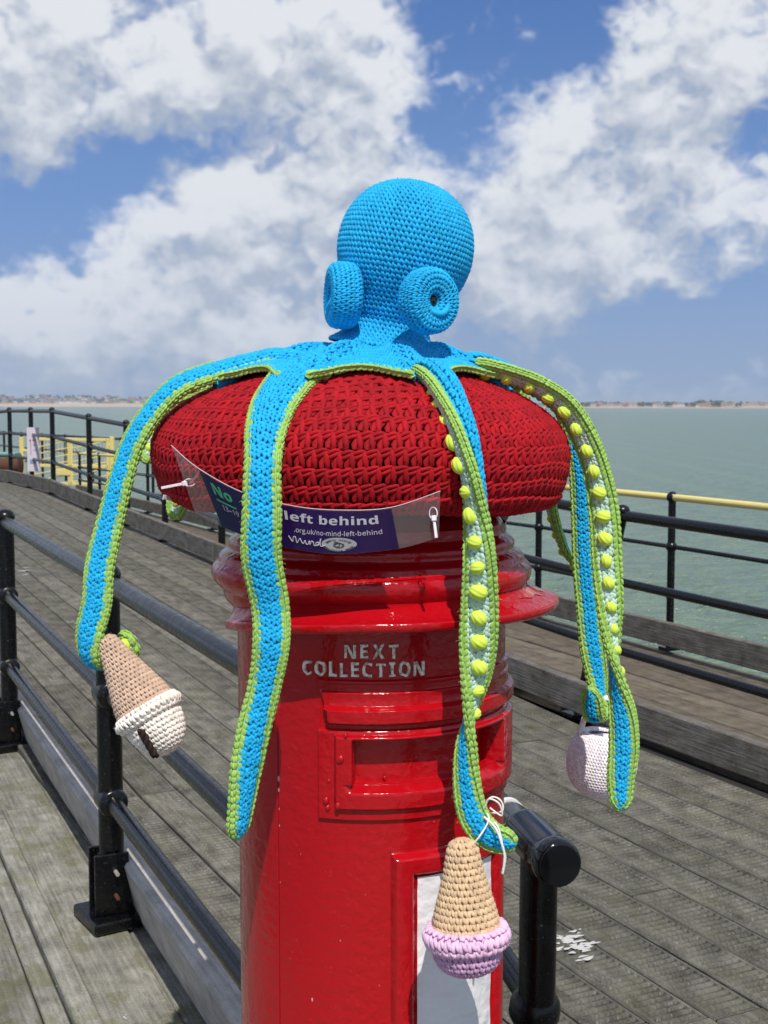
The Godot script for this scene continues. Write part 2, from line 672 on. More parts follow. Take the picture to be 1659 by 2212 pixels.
# ------------------------------------------------------------------ stitches
# one stitch is one unit wide and high: two legs of two-ply yarn that meet at the foot
func make_stitches() -> void:
	var g := Geo.new()
	for s in [-1.0, 1.0]:
		var path := spline([Vector3(s * 0.46, 0.52, -0.10), Vector3(s * 0.40, 0.24, 0.20), Vector3(s * 0.22, -0.20, 0.25), Vector3(s * 0.04, -0.56, -0.12)], 3)
		g.tube(path, func(t: float) -> float: return 0.25 * (0.72 + 0.55 * sin(PI * t)), 8, true, 0.13, 9.0)
	S.vee = g.mesh()
	# an edge stitch, longer and slanting, as in a crocheted chain
	var e := Geo.new()
	for s in [-1.0, 1.0]:
		var path := spline([Vector3(s * 0.10, -0.62, -0.05), Vector3(s * 0.36, -0.25, 0.24), Vector3(s * 0.40, 0.22, 0.24), Vector3(s * 0.12, 0.66, -0.02)], 3)
		e.tube(path, func(t: float) -> float: return 0.26 * (0.6 + 0.5 * sin(PI * t)), 8, true, 0.14, 9.0)
	S.chain = e.mesh()
	# a post of the open topper stitch: three strands side by side that wind round each other
	var p := Geo.new()
	for k in 3:
		var pts := []
		for q in 7:
			var t := q / 6.0
			var a := TAU * (k / 3.0 + 0.42 * t)
			pts.append(Vector3(cos(a) * 0.20 + 0.20 * (t - 0.5), t - 0.5, sin(a) * 0.14 + 0.12 * sin(PI * t)))
		p.tube(spline(pts, 2), func(t: float) -> float: return 0.165 * (0.85 + 0.25 * sin(PI * t)), 8, true, 0.16, 12.0)
	S.post = p.mesh()
	var c := Geo.new()
	for s in [-1.0, 1.0]:
		var pts := [Vector3(-0.80, s * 0.05 - 0.30, -0.10), Vector3(-0.35, s * 0.28 - 0.12, 0.16), Vector3(0.25, s * 0.28 + 0.14, 0.20), Vector3(0.80, s * 0.06 + 0.36, -0.08)]
		c.tube(spline(pts, 3), func(t: float) -> float: return 0.24 * (0.65 + 0.5 * sin(PI * t)), 8, true, 0.16, 11.0)
	S.ridge = c.mesh()
	# a bobble: strands drawn together at both ends
	var b := Geo.new()
	b.grid(32, 14, func(u: float, v: float) -> Vector3:
		var a := TAU * u
		var q := PI * v
		var r := sin(q) * (1.0 + 0.13 * absf(cos(4.5 * a + 1.6 * q)) - 0.10)
		return Vector3(cos(q) * 1.02, r * cos(a) * 0.95, r * sin(a) * 0.9))
	S.bobble = b.mesh()
	# a wisp of loose fibre
	var f := Geo.new()
	f.tube(spline([Vector3(0, 0, 0), Vector3(0.08, 0.02, 0.4), Vector3(-0.06, 0.12, 0.75), Vector3(0.12, 0.25, 1.0)], 2), 0.022, 3, false)
	S.wisp = f.mesh()

# a lathe-turned crochet shape: a soft body and rows of stitches round it. profile: (radius, height) from one end to the other
func crochet(parent: Node3D, called: String, t: Transform3D, profile: Array, w: float, h: float, m: Material, stitch: Mesh, sub := false, wob := 0.42) -> MeshInstance3D:
	var pts := []
	for q in profile:
		pts.append(Vector3(q.x, q.y, 0))
	var fine := spline(pts, 8)
	var prof := []
	for q in fine:
		prof.append(Vector2(maxf(q.x - 0.06 * w, 0.0), q.y))
	var body := part(parent, called, lathe(prof, 64, t).mesh(), m)
	var where := []
	var length := 0.0
	for k in fine.size() - 1:
		length += fine[k].distance_to(fine[k + 1])
	var nrow := int(length / h)
	var done := 0.0
	var k := 0
	var shift := 0.0
	for r in nrow:
		var want := (r + 0.5) * length / nrow
		while k < fine.size() - 2 and done + fine[k].distance_to(fine[k + 1]) < want:
			done += fine[k].distance_to(fine[k + 1])
			k += 1
		var f := (want - done) / maxf(fine[k].distance_to(fine[k + 1]), 1e-6)
		var q := fine[k].lerp(fine[k + 1], f)
		var tan_ := (fine[k + 1] - fine[k]).normalized()
		var count := maxi(3, int(round(TAU * q.x / w)))
		shift += 0.37
		for i in count:
			var a := TAU * (i + shift + wob * 0.5 * (rng.randf() - 0.5)) / count
			var out := Vector3(sin(a), 0, cos(a))
			var along := out * tan_.x + Vector3.UP * tan_.y
			var nor := out * tan_.y - Vector3.UP * tan_.x
			var at := out * q.x + Vector3.UP * q.y
			var tw := TAU * q.x / count
			along = along.rotated(nor, 0.22 + wob * (rng.randf() - 0.5))
			var d := wob * 0.3
			where.append(t * frame(at + nor * w * 0.04 * rng.randf(), along, nor, Vector3(tw * (1.0 + d * (rng.randf() - 0.5)), length / nrow * (1.06 + d * (rng.randf() - 0.5)), w)))
	many(body if not sub else parent, "crochet_stitches", stitch, m, where)
	fuzz(body, m, where, w)
	return body

# loose fibres standing off stitches
func fuzz(parent: Node3D, m: Material, where: Array, w: float) -> void:
	var hairs := []
	for t in where:
		for q in 2:
			var z: Vector3 = t.basis.z.normalized()
			var y: Vector3 = (t.basis.y.normalized() * rng.randfn() + t.basis.x.normalized() * rng.randfn()).normalized()
			var up := (z * rng.randf_range(0.15, 0.8) + y).normalized()
			var side := up.cross(z + y * 0.01).normalized()
			var l := rng.randf_range(0.35, 0.95) * w
			hairs.append(Transform3D(side * l, up.cross(side) * -l, up * l, t.origin + z * w * 0.22 + y * w * 0.2))
	many(parent, "loose_fibres", S.wisp, m, hairs)

# ------------------------------------------------------------------ sea and shore
func build_sea_and_shore() -> void:
	var water := mat(lin(0.150, 0.225, 0.155), 0.20, 0.40)
	var ripple := noise_tex(0.02, 31, [], 5)
	water.heightmap_enabled = true
	water.heightmap_texture = ripple
	water.heightmap_scale = 26.0
	water.uv1_scale = Vector3(1.0 / 9.0, 1.0 / 5.0, 1)
	water.albedo_texture = noise_tex(0.006, 33, [[0.2, Color(0.86, 0.88, 0.90)], [0.8, Color(1, 1, 0.97)]], 3)
	water.roughness_texture = null
	var g := Geo.new()
	# waves as real relief near the pier, a flat sheet farther out
	var wave := FastNoiseLite.new()
	wave.seed = 9
	wave.frequency = 1.0
	wave.fractal_octaves = 3
	var radii := PackedFloat32Array()
	var r := 6.0
	while r < 7000.0:
		radii.append(r)
		r *= 1.012 if r < 160.0 else 1.12
	radii.append(7000.0)
	var angs := PackedFloat32Array()
	var a := -70.0
	while a <= 70.0:
		angs.append(a)
		a += 0.35
	g.lines(angs, radii, func(u: float, v: float) -> Vector3:
		var p := Vector3(sin(deg_to_rad(u)) * v, -6.0, -cos(deg_to_rad(u)) * v)
		if v < 200.0:
			var n := wave.get_noise_2d(p.x * 0.42 + p.z * 0.10, p.z * 0.95) * 0.6 + wave.get_noise_2d(p.x * 1.5, p.z * 2.6 + 40.0) * 0.4
			p.y += 0.17 * n * (1.0 - smoothstep(90.0, 200.0, v))
		return p)
	for k in g.V.size():
		g.U[k] = Vector2(g.V[k].x, g.V[k].z)
	var sea := MeshInstance3D.new()
	sea.name = "sea"
	sea.mesh = g.mesh()
	sea.material_override = water
	add_child(sea)
	sea.set_meta("kind", "structure")
	# sea bed under the pier side so that nothing shows through behind the camera
	var bed := Geo.new()
	bed.box(Transform3D(Basis.IDENTITY, Vector3(0, -9.0, 0)), Vector3(16000, 1.0, 16000))
	part(sea, "sea_bed", bed.mesh(false), mat(lin(0.06, 0.09, 0.08), 0.4), false)
	# the shore: azimuth in degrees -> distance of the water line, height of the hill behind
	var dist := func(az: float) -> float: return table(az, [-40, -17, -10, 0, 8.7, 17, 40], [4300, 4000, 3850, 3200, 2620, 2450, 2350])
	var hill := func(az: float) -> float: return table(az, [-40, -17, -14.5, -10, 0, 8.7, 12.5, 17, 40], [24, 23, 25, 19, 12, 2.5, -1, -1.5, -1])
	var rough := FastNoiseLite.new()
	rough.seed = 4
	rough.frequency = 0.02
	var ground := func(az: float, back: float) -> Vector3:
		var d: float = dist.call(az) + back * 1.65
		var hh: float = hill.call(az)
		var bank := table(az, [-17, -10, 8.7, 17], [4.0, 3.6, -4.2, -4.9])
		var y := table(back, [-60, 0, 25, 60, 110, 420, 900, 1500], [-9.0, -6.0, lerpf(-6.0, bank, 0.55), bank, bank + 0.8, maxf(hh, bank + 1.0), maxf(hh, bank + 1.0), -8.0])
		if back > 90.0 and back < 1400.0:
			y += rough.get_noise_2d(az * 9.0, back * 0.2) * 1.6
		return Vector3(sin(deg_to_rad(az)) * d, y, -cos(deg_to_rad(az)) * d)
	var backs := PackedFloat32Array([-60, -5, 0, 8, 16, 25, 40, 60, 75, 90, 110, 150, 200, 260, 330, 420, 560, 720, 900, 1500])
	var azs := PackedFloat32Array()
	for k in 481:
		azs.append(-38.4 + k * 0.16)
	var sand := Geo.new()
	sand.lines(azs, backs.slice(0, 8), ground)
	var beach := MeshInstance3D.new()
	beach.name = "beach"
	beach.mesh = sand.mesh()
	beach.material_override = mat(lin(0.52, 0.40, 0.265), 0.95, 0.2)
	add_child(beach)
	beach.set_meta("kind", "structure")
	var land := Geo.new()
	land.lines(azs, backs.slice(7), ground)
	var hills := MeshInstance3D.new()
	hills.name = "hills"
	hills.mesh = land.mesh()
	var turf := mat(Color.WHITE, 0.95, 0.2)
	turf.albedo_texture = noise_tex(0.03, 51, [[0.25, Color(0.30, 0.32, 0.24)], [0.5, Color(0.42, 0.42, 0.33)], [0.75, Color(0.50, 0.44, 0.38)]], 4)
	turf.uv1_scale = Vector3(0.6, 0.02, 1)
	hills.material_override = turf
	add_child(hills)
	hills.set_meta("kind", "structure")
	# houses and trees along the shore
	var walls := [mat(lin(0.62, 0.58, 0.52), 0.9), mat(lin(0.50, 0.36, 0.27), 0.9), mat(lin(0.72, 0.72, 0.70), 0.9), mat(lin(0.38, 0.22, 0.15), 0.9)]
	var wall_word := ["cream", "buff", "white", "brick"]
	var roofs := [mat(lin(0.24, 0.13, 0.09), 0.9), mat(lin(0.20, 0.19, 0.19), 0.9), mat(lin(0.30, 0.19, 0.14), 0.9)]
	var roof_word := ["red brown", "slate grey", "orange brown"]
	var glass := mat(lin(0.05, 0.06, 0.07), 0.2)
	var hr := RandomNumberGenerator.new()
	hr.seed = 77
	for spread in [[-16.9, -9.4, 74], [9.0, 16.9, 44]]:
		var left: bool = spread[0] < 0.0
		for k in spread[2]:
			var az := lerpf(spread[0], spread[1], (k + hr.randf() * 0.9) / float(spread[2]))
			var back := lerpf(75.0, 430.0 if left else 240.0, pow(hr.randf(), 1.1))
			var at: Vector3 = ground.call(az, back)
			var wi := hr.randi() % 4
			var ri := hr.randi() % 3
			var size := Vector3(hr.randf_range(9, 21), hr.randf_range(4.2, 6.6), hr.randf_range(8, 11))
			var where := "left of the octopus" if left else "right of the octopus"
			house(at, az, size, walls[wi], roofs[ri], glass, "%s walled house with %s roof on the far shore %s" % [wall_word[wi], roof_word[ri], where], "%s houses with %s roofs on the shore %s" % [wall_word[wi], roof_word[ri], where])
	# the long white pavilion low on the left shore
	var pv: Vector3 = ground.call(-13.7, 66.0)
	house(pv, -13.7, Vector3(80, 6.0, 14), walls[2], roofs[1], glass, "long low white seafront pavilion under a grey roof, left of octopus", "")
	var crowns := []
	for k in 4:
		crowns.append(crown_mesh(k))
	var leaf := [mat(lin(0.060, 0.085, 0.038), 0.9), mat(lin(0.085, 0.105, 0.050), 0.9), mat(lin(0.045, 0.066, 0.036), 0.9)]
	var leaf_word := ["mid green", "pale green", "dark green"]
	var bark := mat(lin(0.06, 0.045, 0.035), 0.95)
	var trunk := Geo.new()
	trunk.tube(PackedVector3Array([Vector3.ZERO, Vector3(0.01, 0.3, 0), Vector3(0, 0.6, 0.01)]), func(t: float) -> float: return 0.045 - 0.02 * t, 6)
	var trunk_mesh := trunk.mesh()
	for spread in [[-17.2, -9.4, 110], [8.7, 17.2, 95]]:
		var left: bool = spread[0] < 0.0
		for k in spread[2]:
			var az := lerpf(spread[0], spread[1], (k + hr.randf()) / float(spread[2]))
			var back := lerpf(90.0, 520.0 if left else 300.0, hr.randf())
			var clump := 1.25 if absf(az + 16.3) < 1.5 or absf(az + 12.6) < 0.7 or absf(az - 14.2) < 0.6 else 1.0
			var at: Vector3 = ground.call(az, back)
			var li := hr.randi() % 3
			var tree := thing("shore_tree", at - Vector3(0, 0.3, 0), "%s round crowned tree among the far houses %s" % [leaf_word[li], "left of the octopus" if left else "right of the octopus"], "tree", "%s trees on the shore %s" % [leaf_word[li], "left of the octopus" if left else "right of the octopus"], hr.randf() * TAU)
			var hh := hr.randf_range(6.5, 11.5) * clump * (1.0 if left else 1.05)
			tree.scale = Vector3(hh * hr.randf_range(0.9, 1.35), hh, hh)
			part(tree, "crown", crowns[hr.randi() % 4], leaf[li], false)
			part(tree, "trunk", trunk_mesh, bark, false)

func crown_mesh(k: int) -> ArrayMesh:
	var g := Geo.new()
	var r := RandomNumberGenerator.new()
	r.seed = 900 + k
	for c in 9:
		var at := Vector3(r.randf_range(-0.32, 0.32), r.randf_range(0.38, 0.86), r.randf_range(-0.32, 0.32))
		var s := r.randf_range(0.14, 0.24)
		var ph := r.randf() * 9.0
		g.grid(10, 6, func(u: float, v: float) -> Vector3:
			var a := TAU * u
			var q := PI * v
			var rr := s * (1.0 + 0.22 * sin(3.0 * a + ph) * sin(2.0 * q + ph) + 0.12 * cos(5.0 * a + 2.0 * ph) * sin(q))
			return at + Vector3(sin(q) * cos(a), cos(q), sin(q) * sin(a)) * rr)
	return g.mesh()

var house_parts := {}
func house(at: Vector3, az: float, size: Vector3, wall: Material, roof: Material, glass: Material, label: String, group: String) -> void:
	var h := thing("shore_house" if group else "pavilion", at - Vector3(0, 0.4, 0), label, "house" if group else "building", group, deg_to_rad(-az))
	if house_parts.is_empty():
		var w := Geo.new()
		w.box(Transform3D(Basis.IDENTITY, Vector3(0, 0.5, 0)), Vector3.ONE)
		house_parts.wall = w.mesh(false)
		var r := Geo.new()
		var ring := [Vector3(-0.54, 1.0, 0.56), Vector3(0.54, 1.0, 0.56), Vector3(0.42, 1.62, 0.0), Vector3(-0.42, 1.62, 0.0)]
		r.poly(Transform3D.IDENTITY, ring, false)
		r.poly(Transform3D(Basis(Vector3.UP, PI), Vector3.ZERO), ring, false)
		r.poly(Transform3D.IDENTITY, [Vector3(0.54, 1.0, 0.56), Vector3(0.54, 1.0, -0.56), Vector3(0.42, 1.62, 0.0)], false)
		r.poly(Transform3D.IDENTITY, [Vector3(-0.54, 1.0, -0.56), Vector3(-0.54, 1.0, 0.56), Vector3(-0.42, 1.62, 0.0)], false)
		r.poly(Transform3D.IDENTITY, [Vector3(-0.54, 1.0, -0.56), Vector3(0.54, 1.0, -0.56), Vector3(0.54, 1.0, 0.56), Vector3(-0.54, 1.0, 0.56)], false)
		house_parts.roof = r.mesh(false)
		var n := Geo.new()
		n.box(Transform3D.IDENTITY, Vector3(0.11, 0.22, 0.03))
		house_parts.window = n.mesh(false)
	part(h, "wall", house_parts.wall, wall, false).scale = size
	part(h, "roof", house_parts.roof, roof, false).scale = Vector3(size.x, size.y * (1.0 if group else 0.8), size.z)
	for k in 3:
		var p := part(h, "window", house_parts.window, glass, false)
		p.scale = size
		p.position = Vector3((k - 1) * 0.3 * size.x, 0.62 * size.y, 0.5 * size.z)

# ------------------------------------------------------------------ decks
const OX := -0.843
const OZ := -3.837
const D := Vector3(-0.4472, 0, -0.8944)   # along the walk, away to the left
const N := Vector3(0.8944, 0, -0.4472)    # across it, away to the right

func ramp(s: float) -> float:
	return clampf((s - 1.2) * 0.0385, 0.0, 0.452)

func walk(s: float, n: float, h := 0.0) -> Vector3:
	return Vector3(OX, 0, OZ) + D * s + N * n + Vector3(0, h, 0)

# a board from s0 to s1 with its top at the given heights; grooves across it if asked
func board_mesh(length: float, width: float, thick: float, grooved: bool, seed_: int) -> ArrayMesh:
	var g := Geo.new()
	var r := RandomNumberGenerator.new()
	r.seed = seed_
	var uv := Vector2(r.randf() * 9.0, r.randf() * 9.0)
	var hw := width * 0.5
	var c := 0.004
	var xs := PackedFloat32Array([0.0])
	var ys := PackedFloat32Array([0.0])
	if grooved:
		var x := 0.012
		while x < length - 0.03:
			var deep := -0.0125 * clampf(r.randf_range(0.35, 1.25), 0.0, 1.0)
			for q in [[0.0, 0.0], [0.002, deep], [0.012, deep], [0.014, 0.0]]:
				xs.append(x + q[0])
				ys.append(q[1])
			x += 0.0285 + r.randf_range(-0.001, 0.001)
	xs.append(length)
	ys.append(0.0)
	# sides, chamfers, plain margins and the grooved middle: [across, height, share of the groove]
	var strip := [[-hw, -thick, 0.0], [-hw, -c, 0.0], [-hw + c, 0.0, 0.0], [hw - c, 0.0, 0.0], [hw, -c, 0.0], [hw, -thick, 0.0]]
	if grooved:
		strip = [[-hw, -thick, 0.0], [-hw, -c, 0.0], [-hw + c, 0.0, 0.0], [-hw + 0.013, 0.0, 0.0], [-hw + 0.016, 0.0, 1.0], [hw - 0.016, 0.0, 1.0], [hw - 0.013, 0.0, 0.0], [hw - c, 0.0, 0.0], [hw, -c, 0.0], [hw, -thick, 0.0]]
	for k in strip.size() - 1:
		var b := g.V.size()
		var plain_: bool = strip[k][2] == 0.0 and strip[k + 1][2] == 0.0
		var count := 2 if plain_ else xs.size()
		for i in count:
			var ii: int = i * (xs.size() - 1) if plain_ else i
			for e in 2:
				var q = strip[k + e]
				g.V.append(Vector3(xs[ii], q[1] + ys[ii] * q[2], q[0]))
				g.U.append(uv + Vector2(xs[ii], q[0] + q[1]))
		for i in count - 1:
			var a := b + i * 2
			g.I.append_array(PackedInt32Array([a, a + 1, a + 2, a + 1, a + 3, a + 2]))
	for e in [0.0, length]:
		g.poly(Transform3D.IDENTITY, [Vector3(e, -thick, -hw), Vector3(e, 0, -hw + c), Vector3(e, 0, hw - c), Vector3(e, -thick, hw)], e == 0.0, uv)
	return g.mesh(false)

func lay(parent: Node3D, called: String, m: Mesh, mt: Material, a: Vector3, b: Vector3) -> MeshInstance3D:
	var o := part(parent, called, m, mt, false)
	var x := (b - a).normalized()
	var z := x.cross(Vector3.UP).normalized()
	o.transform = Transform3D(x, z.cross(x), z, a - base_of(parent))
	return o

func build_decks() -> void:
	var dr := RandomNumberGenerator.new()
	dr.seed = 5
	# the ribbed walk, level near the camera, then climbing gently away to the left
	var walkway := structure("walkway")
	var pitch := 0.163
	for k in 16:
		var n := 0.18 + k * pitch
		var cuts := [-3.6, -2.2 + 1.9 * dr.randf(), 1.2, 3.0 + 1.5 * dr.randf(), 6.5 + 1.5 * dr.randf(), 9.6 + 1.2 * dr.randf(), 12.94, 24.0]
		for q in cuts.size() - 1:
			var s0: float = cuts[q] + 0.003
			var s1: float = cuts[q + 1] - 0.003
			var ribbed := s0 < 4.6
			var a := walk(s0, n, ramp(s0) + dr.randf_range(-0.002, 0.002))
			var b := walk(s1, n, ramp(s1) + dr.randf_range(-0.002, 0.002))
			var m := board_mesh(a.distance_to(b), pitch - dr.randf_range(0.006, 0.009), 0.05, ribbed, 100 + k * 10 + q)
			lay(walkway, "plank", m, M.deck[dr.randi() % 5], a, b)
	# the smooth platform on the near side, under the camera and the box
	var platform := structure("platform")
	var edges := [0.03, -0.17, -0.24, -0.305, -0.46, -0.62, -0.775, -0.93, -1.085, -1.24, -1.395, -1.55, -1.705, -1.86, -2.015]
	for k in edges.size() - 1:
		var n0: float = edges[k]
		var n1: float = edges[k + 1]
		var cuts := [-5.5, -1.8 + dr.randf(), 0.5 + 2.0 * dr.randf(), 7.0]
		var lift := 0.020 if k == 1 else 0.0
		for q in 3:
			var a := near_line(cuts[q] + 0.003, (n0 + n1) * 0.5, lift + dr.randf_range(-0.002, 0.002))
			var b := near_line(cuts[q + 1] - 0.003, (n0 + n1) * 0.5, lift + dr.randf_range(-0.002, 0.002))
			lay(platform, "plank", board_mesh(a.distance_to(b), absf(n1 - n0) - 0.005, 0.05, false, 400 + k * 5 + q), M.pale[dr.randi() % 5], a, b)
	lay(platform, "plank", board_mesh(12.5, 0.085, 0.05, false, 480), M.pale[1], near_line(-5.5, 0.076, -0.012), near_line(7.0, 0.076, -0.012))
	# the lower brown deck beyond the second railing
	var outer := structure("outer_deck")
	for k in 9:
		var cuts := [-3.4, 0.5 + dr.randf() * 1.5, 5.0 + dr.randf(), 10.5, 17.0, 24.0]
		for q in 5:
			var a := outer_line(cuts[q] + 0.004, -1.36 + k * 0.165, dr.randf_range(-0.004, 0.003) - 0.01)
			var b := outer_line(cuts[q + 1] - 0.004, -1.36 + k * 0.165, dr.randf_range(-0.004, 0.003) - 0.01)
			lay(outer, "plank", board_mesh(a.distance_to(b), 0.155, 0.05, false, 600 + k * 5 + q), M.brown[dr.randi() % 5], a, b)
	# joists and the dark underneath, so that gaps between boards are closed
	var under := Geo.new()
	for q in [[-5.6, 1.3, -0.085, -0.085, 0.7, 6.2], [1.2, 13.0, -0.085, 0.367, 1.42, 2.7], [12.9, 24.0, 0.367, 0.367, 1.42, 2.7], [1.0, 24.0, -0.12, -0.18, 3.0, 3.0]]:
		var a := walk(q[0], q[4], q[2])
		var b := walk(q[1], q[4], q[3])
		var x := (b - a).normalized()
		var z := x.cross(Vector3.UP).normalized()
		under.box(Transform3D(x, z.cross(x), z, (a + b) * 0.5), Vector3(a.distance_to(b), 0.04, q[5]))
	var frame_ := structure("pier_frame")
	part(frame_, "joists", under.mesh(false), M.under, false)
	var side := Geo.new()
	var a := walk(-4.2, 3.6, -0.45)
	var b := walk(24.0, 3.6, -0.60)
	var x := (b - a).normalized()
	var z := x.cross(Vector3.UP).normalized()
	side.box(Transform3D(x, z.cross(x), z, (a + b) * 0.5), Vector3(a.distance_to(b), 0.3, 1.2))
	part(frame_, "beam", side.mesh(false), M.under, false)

# the near railing and the outer railing run at slightly different angles to the walk
func near_line(s: float, n: float, h := 0.0) -> Vector3:
	return Vector3(OX, h, OZ) + Vector3(-0.4104, 0, -0.9119) * s + Vector3(0.9119, 0, -0.4104) * n

func outer_line(s: float, n: float, h := 0.0) -> Vector3:
	return Vector3(1.864, h - 0.006 * maxf(s, 0.0), -8.198) + Vector3(-0.4357, 0, -0.9001) * s + Vector3(0.9001, 0, -0.4357) * n

func second_line(t: float, n: float) -> Vector3:
	return Vector3(1.21, clampf(0.0385 * t, -0.02, 0.452), -6.0) + Vector3(-0.4671, 0, -0.8842) * t + Vector3(0.8842, 0, -0.4671) * n

# ------------------------------------------------------------------ railings
func pipe(path: PackedVector3Array, r: float, sides := 14) -> ArrayMesh:
	var g := Geo.new()
	g.tube(path, r, sides)
	return g.mesh(true, 0.6)

func ball(at: Vector3, r: float, squash := 1.0) -> Geo:
	var g := Geo.new()
	g.grid(16, 10, func(u: float, v: float) -> Vector3: return at + Vector3(sin(PI * v) * cos(TAU * u) * r, cos(PI * v) * r * squash, sin(PI * v) * sin(TAU * u) * r))
	return g

# a railing along its post feet; heights of the rails above the feet
func railing(called: String, label: String, feet: Array, heights: Array, post_r: float, rail_rs: Array, tops: Array, plate: bool, balls: bool, rail_mats: Array, raked := -1) -> Node3D:
	var o := thing(called, feet[0], label, "railing")
	for k in feet.size():
		var f: Vector3 = feet[k]
		var lean := Vector3(-0.150, 0, -0.30) if k == raked else Vector3.ZERO
		var g := Geo.new()
		g.tube(PackedVector3Array([f + lean + Vector3(0, 0.006, 0), f + Vector3(0, tops[k], 0)]), post_r, 18)
		var p := part(o, "post", g.mesh(true, 0.6), M.black)
		# rounded head where the top rail passes
		part(p, "post_cap", ball(f + Vector3(0, tops[k] - 0.006, 0), post_r * (1.28 if balls else 1.16), 0.8).mesh(), M.black)
		for q in heights.size():
			if balls or q > 0:
				var d: Vector3 = (feet[mini(k + 1, feet.size() - 1)] - feet[maxi(k - 1, 0)]).normalized()
				var c: Vector3 = f + lean * (1.0 - heights[q] / 1.09) + Vector3(0, heights[q] * tops[k] / tops[0], 0)
				var joint := Geo.new()
				if balls:
					joint = ball(c, post_r * 1.55)
				else:
					joint.tube(PackedVector3Array([c - d * post_r * 1.5, c - d * post_r * 1.1, c + d * post_r * 1.1, c + d * post_r * 1.5]), func(t: float) -> float: return post_r * (1.18 if t > 0.2 and t < 0.8 else 1.0), 18)
				part(p, "joint", joint.mesh(true, 0.5), M.black)
		if plate:
			var d2: Vector3 = (feet[mini(k + 1, feet.size() - 1)] - feet[maxi(k - 1, 0)]).normalized()
			var x := d2
			x.y = 0.0
			x = x.normalized()
			var z := x.cross(Vector3.UP)
			var b := Geo.new()
			b.box(Transform3D(x, Vector3.UP, z, f + lean + Vector3(0, 0.014, 0)), Vector3(post_r * 3.4, 0.024, post_r * 5.0), 0.004)
			part(p, "base_plate", b.mesh(false), M.black)
	for q in heights.size():
		for k in feet.size() - 1:
			var a: Vector3 = feet[k] + Vector3(0, heights[q] * tops[k] / tops[0], 0)
			var b: Vector3 = feet[k + 1] + Vector3(0, heights[q] * tops[k + 1] / tops[0], 0)
			part(o, "rail", pipe(PackedVector3Array([a, a.lerp(b, 0.5), b]), rail_rs[q]), rail_mats[q])
	return o

func kerb(called: String, label: String, pts: Array, low: float, high: float, thick: float, m: Material, tilt := 0.0) -> void:
	var o := thing(called, pts[0], label, "kerb board")
	for k in pts.size() - 1:
		var a: Vector3 = pts[k] + Vector3(0, (low + high) * 0.5, 0)
		var b: Vector3 = pts[k + 1] + Vector3(0, (low + high) * 0.5, 0)
		var x := (b - a).normalized()
		var z := x.cross(Vector3.UP).normalized()
		var g := Geo.new()
		g.box(Transform3D(Basis(x, deg_to_rad(tilt)) * Basis(x, z.cross(x), z), (a + b) * 0.5), Vector3(a.distance_to(b) - 0.006, high - low, thick), 0.010 if tilt != 0.0 else 0.006, Vector2(k * 0.37, k * 0.21))
		part(o, "board", g.mesh(false), m)
		for e in [0.12, 0.88]:
			var c := a.lerp(b, e) + z * (thick * 0.5 + 0.002)
			var bolt := Geo.new()
			bolt.tube(PackedVector3Array([c - z * 0.004, c + z * 0.006]), 0.011, 8)
			part(o, "bolt", bolt.mesh(false), M.black)

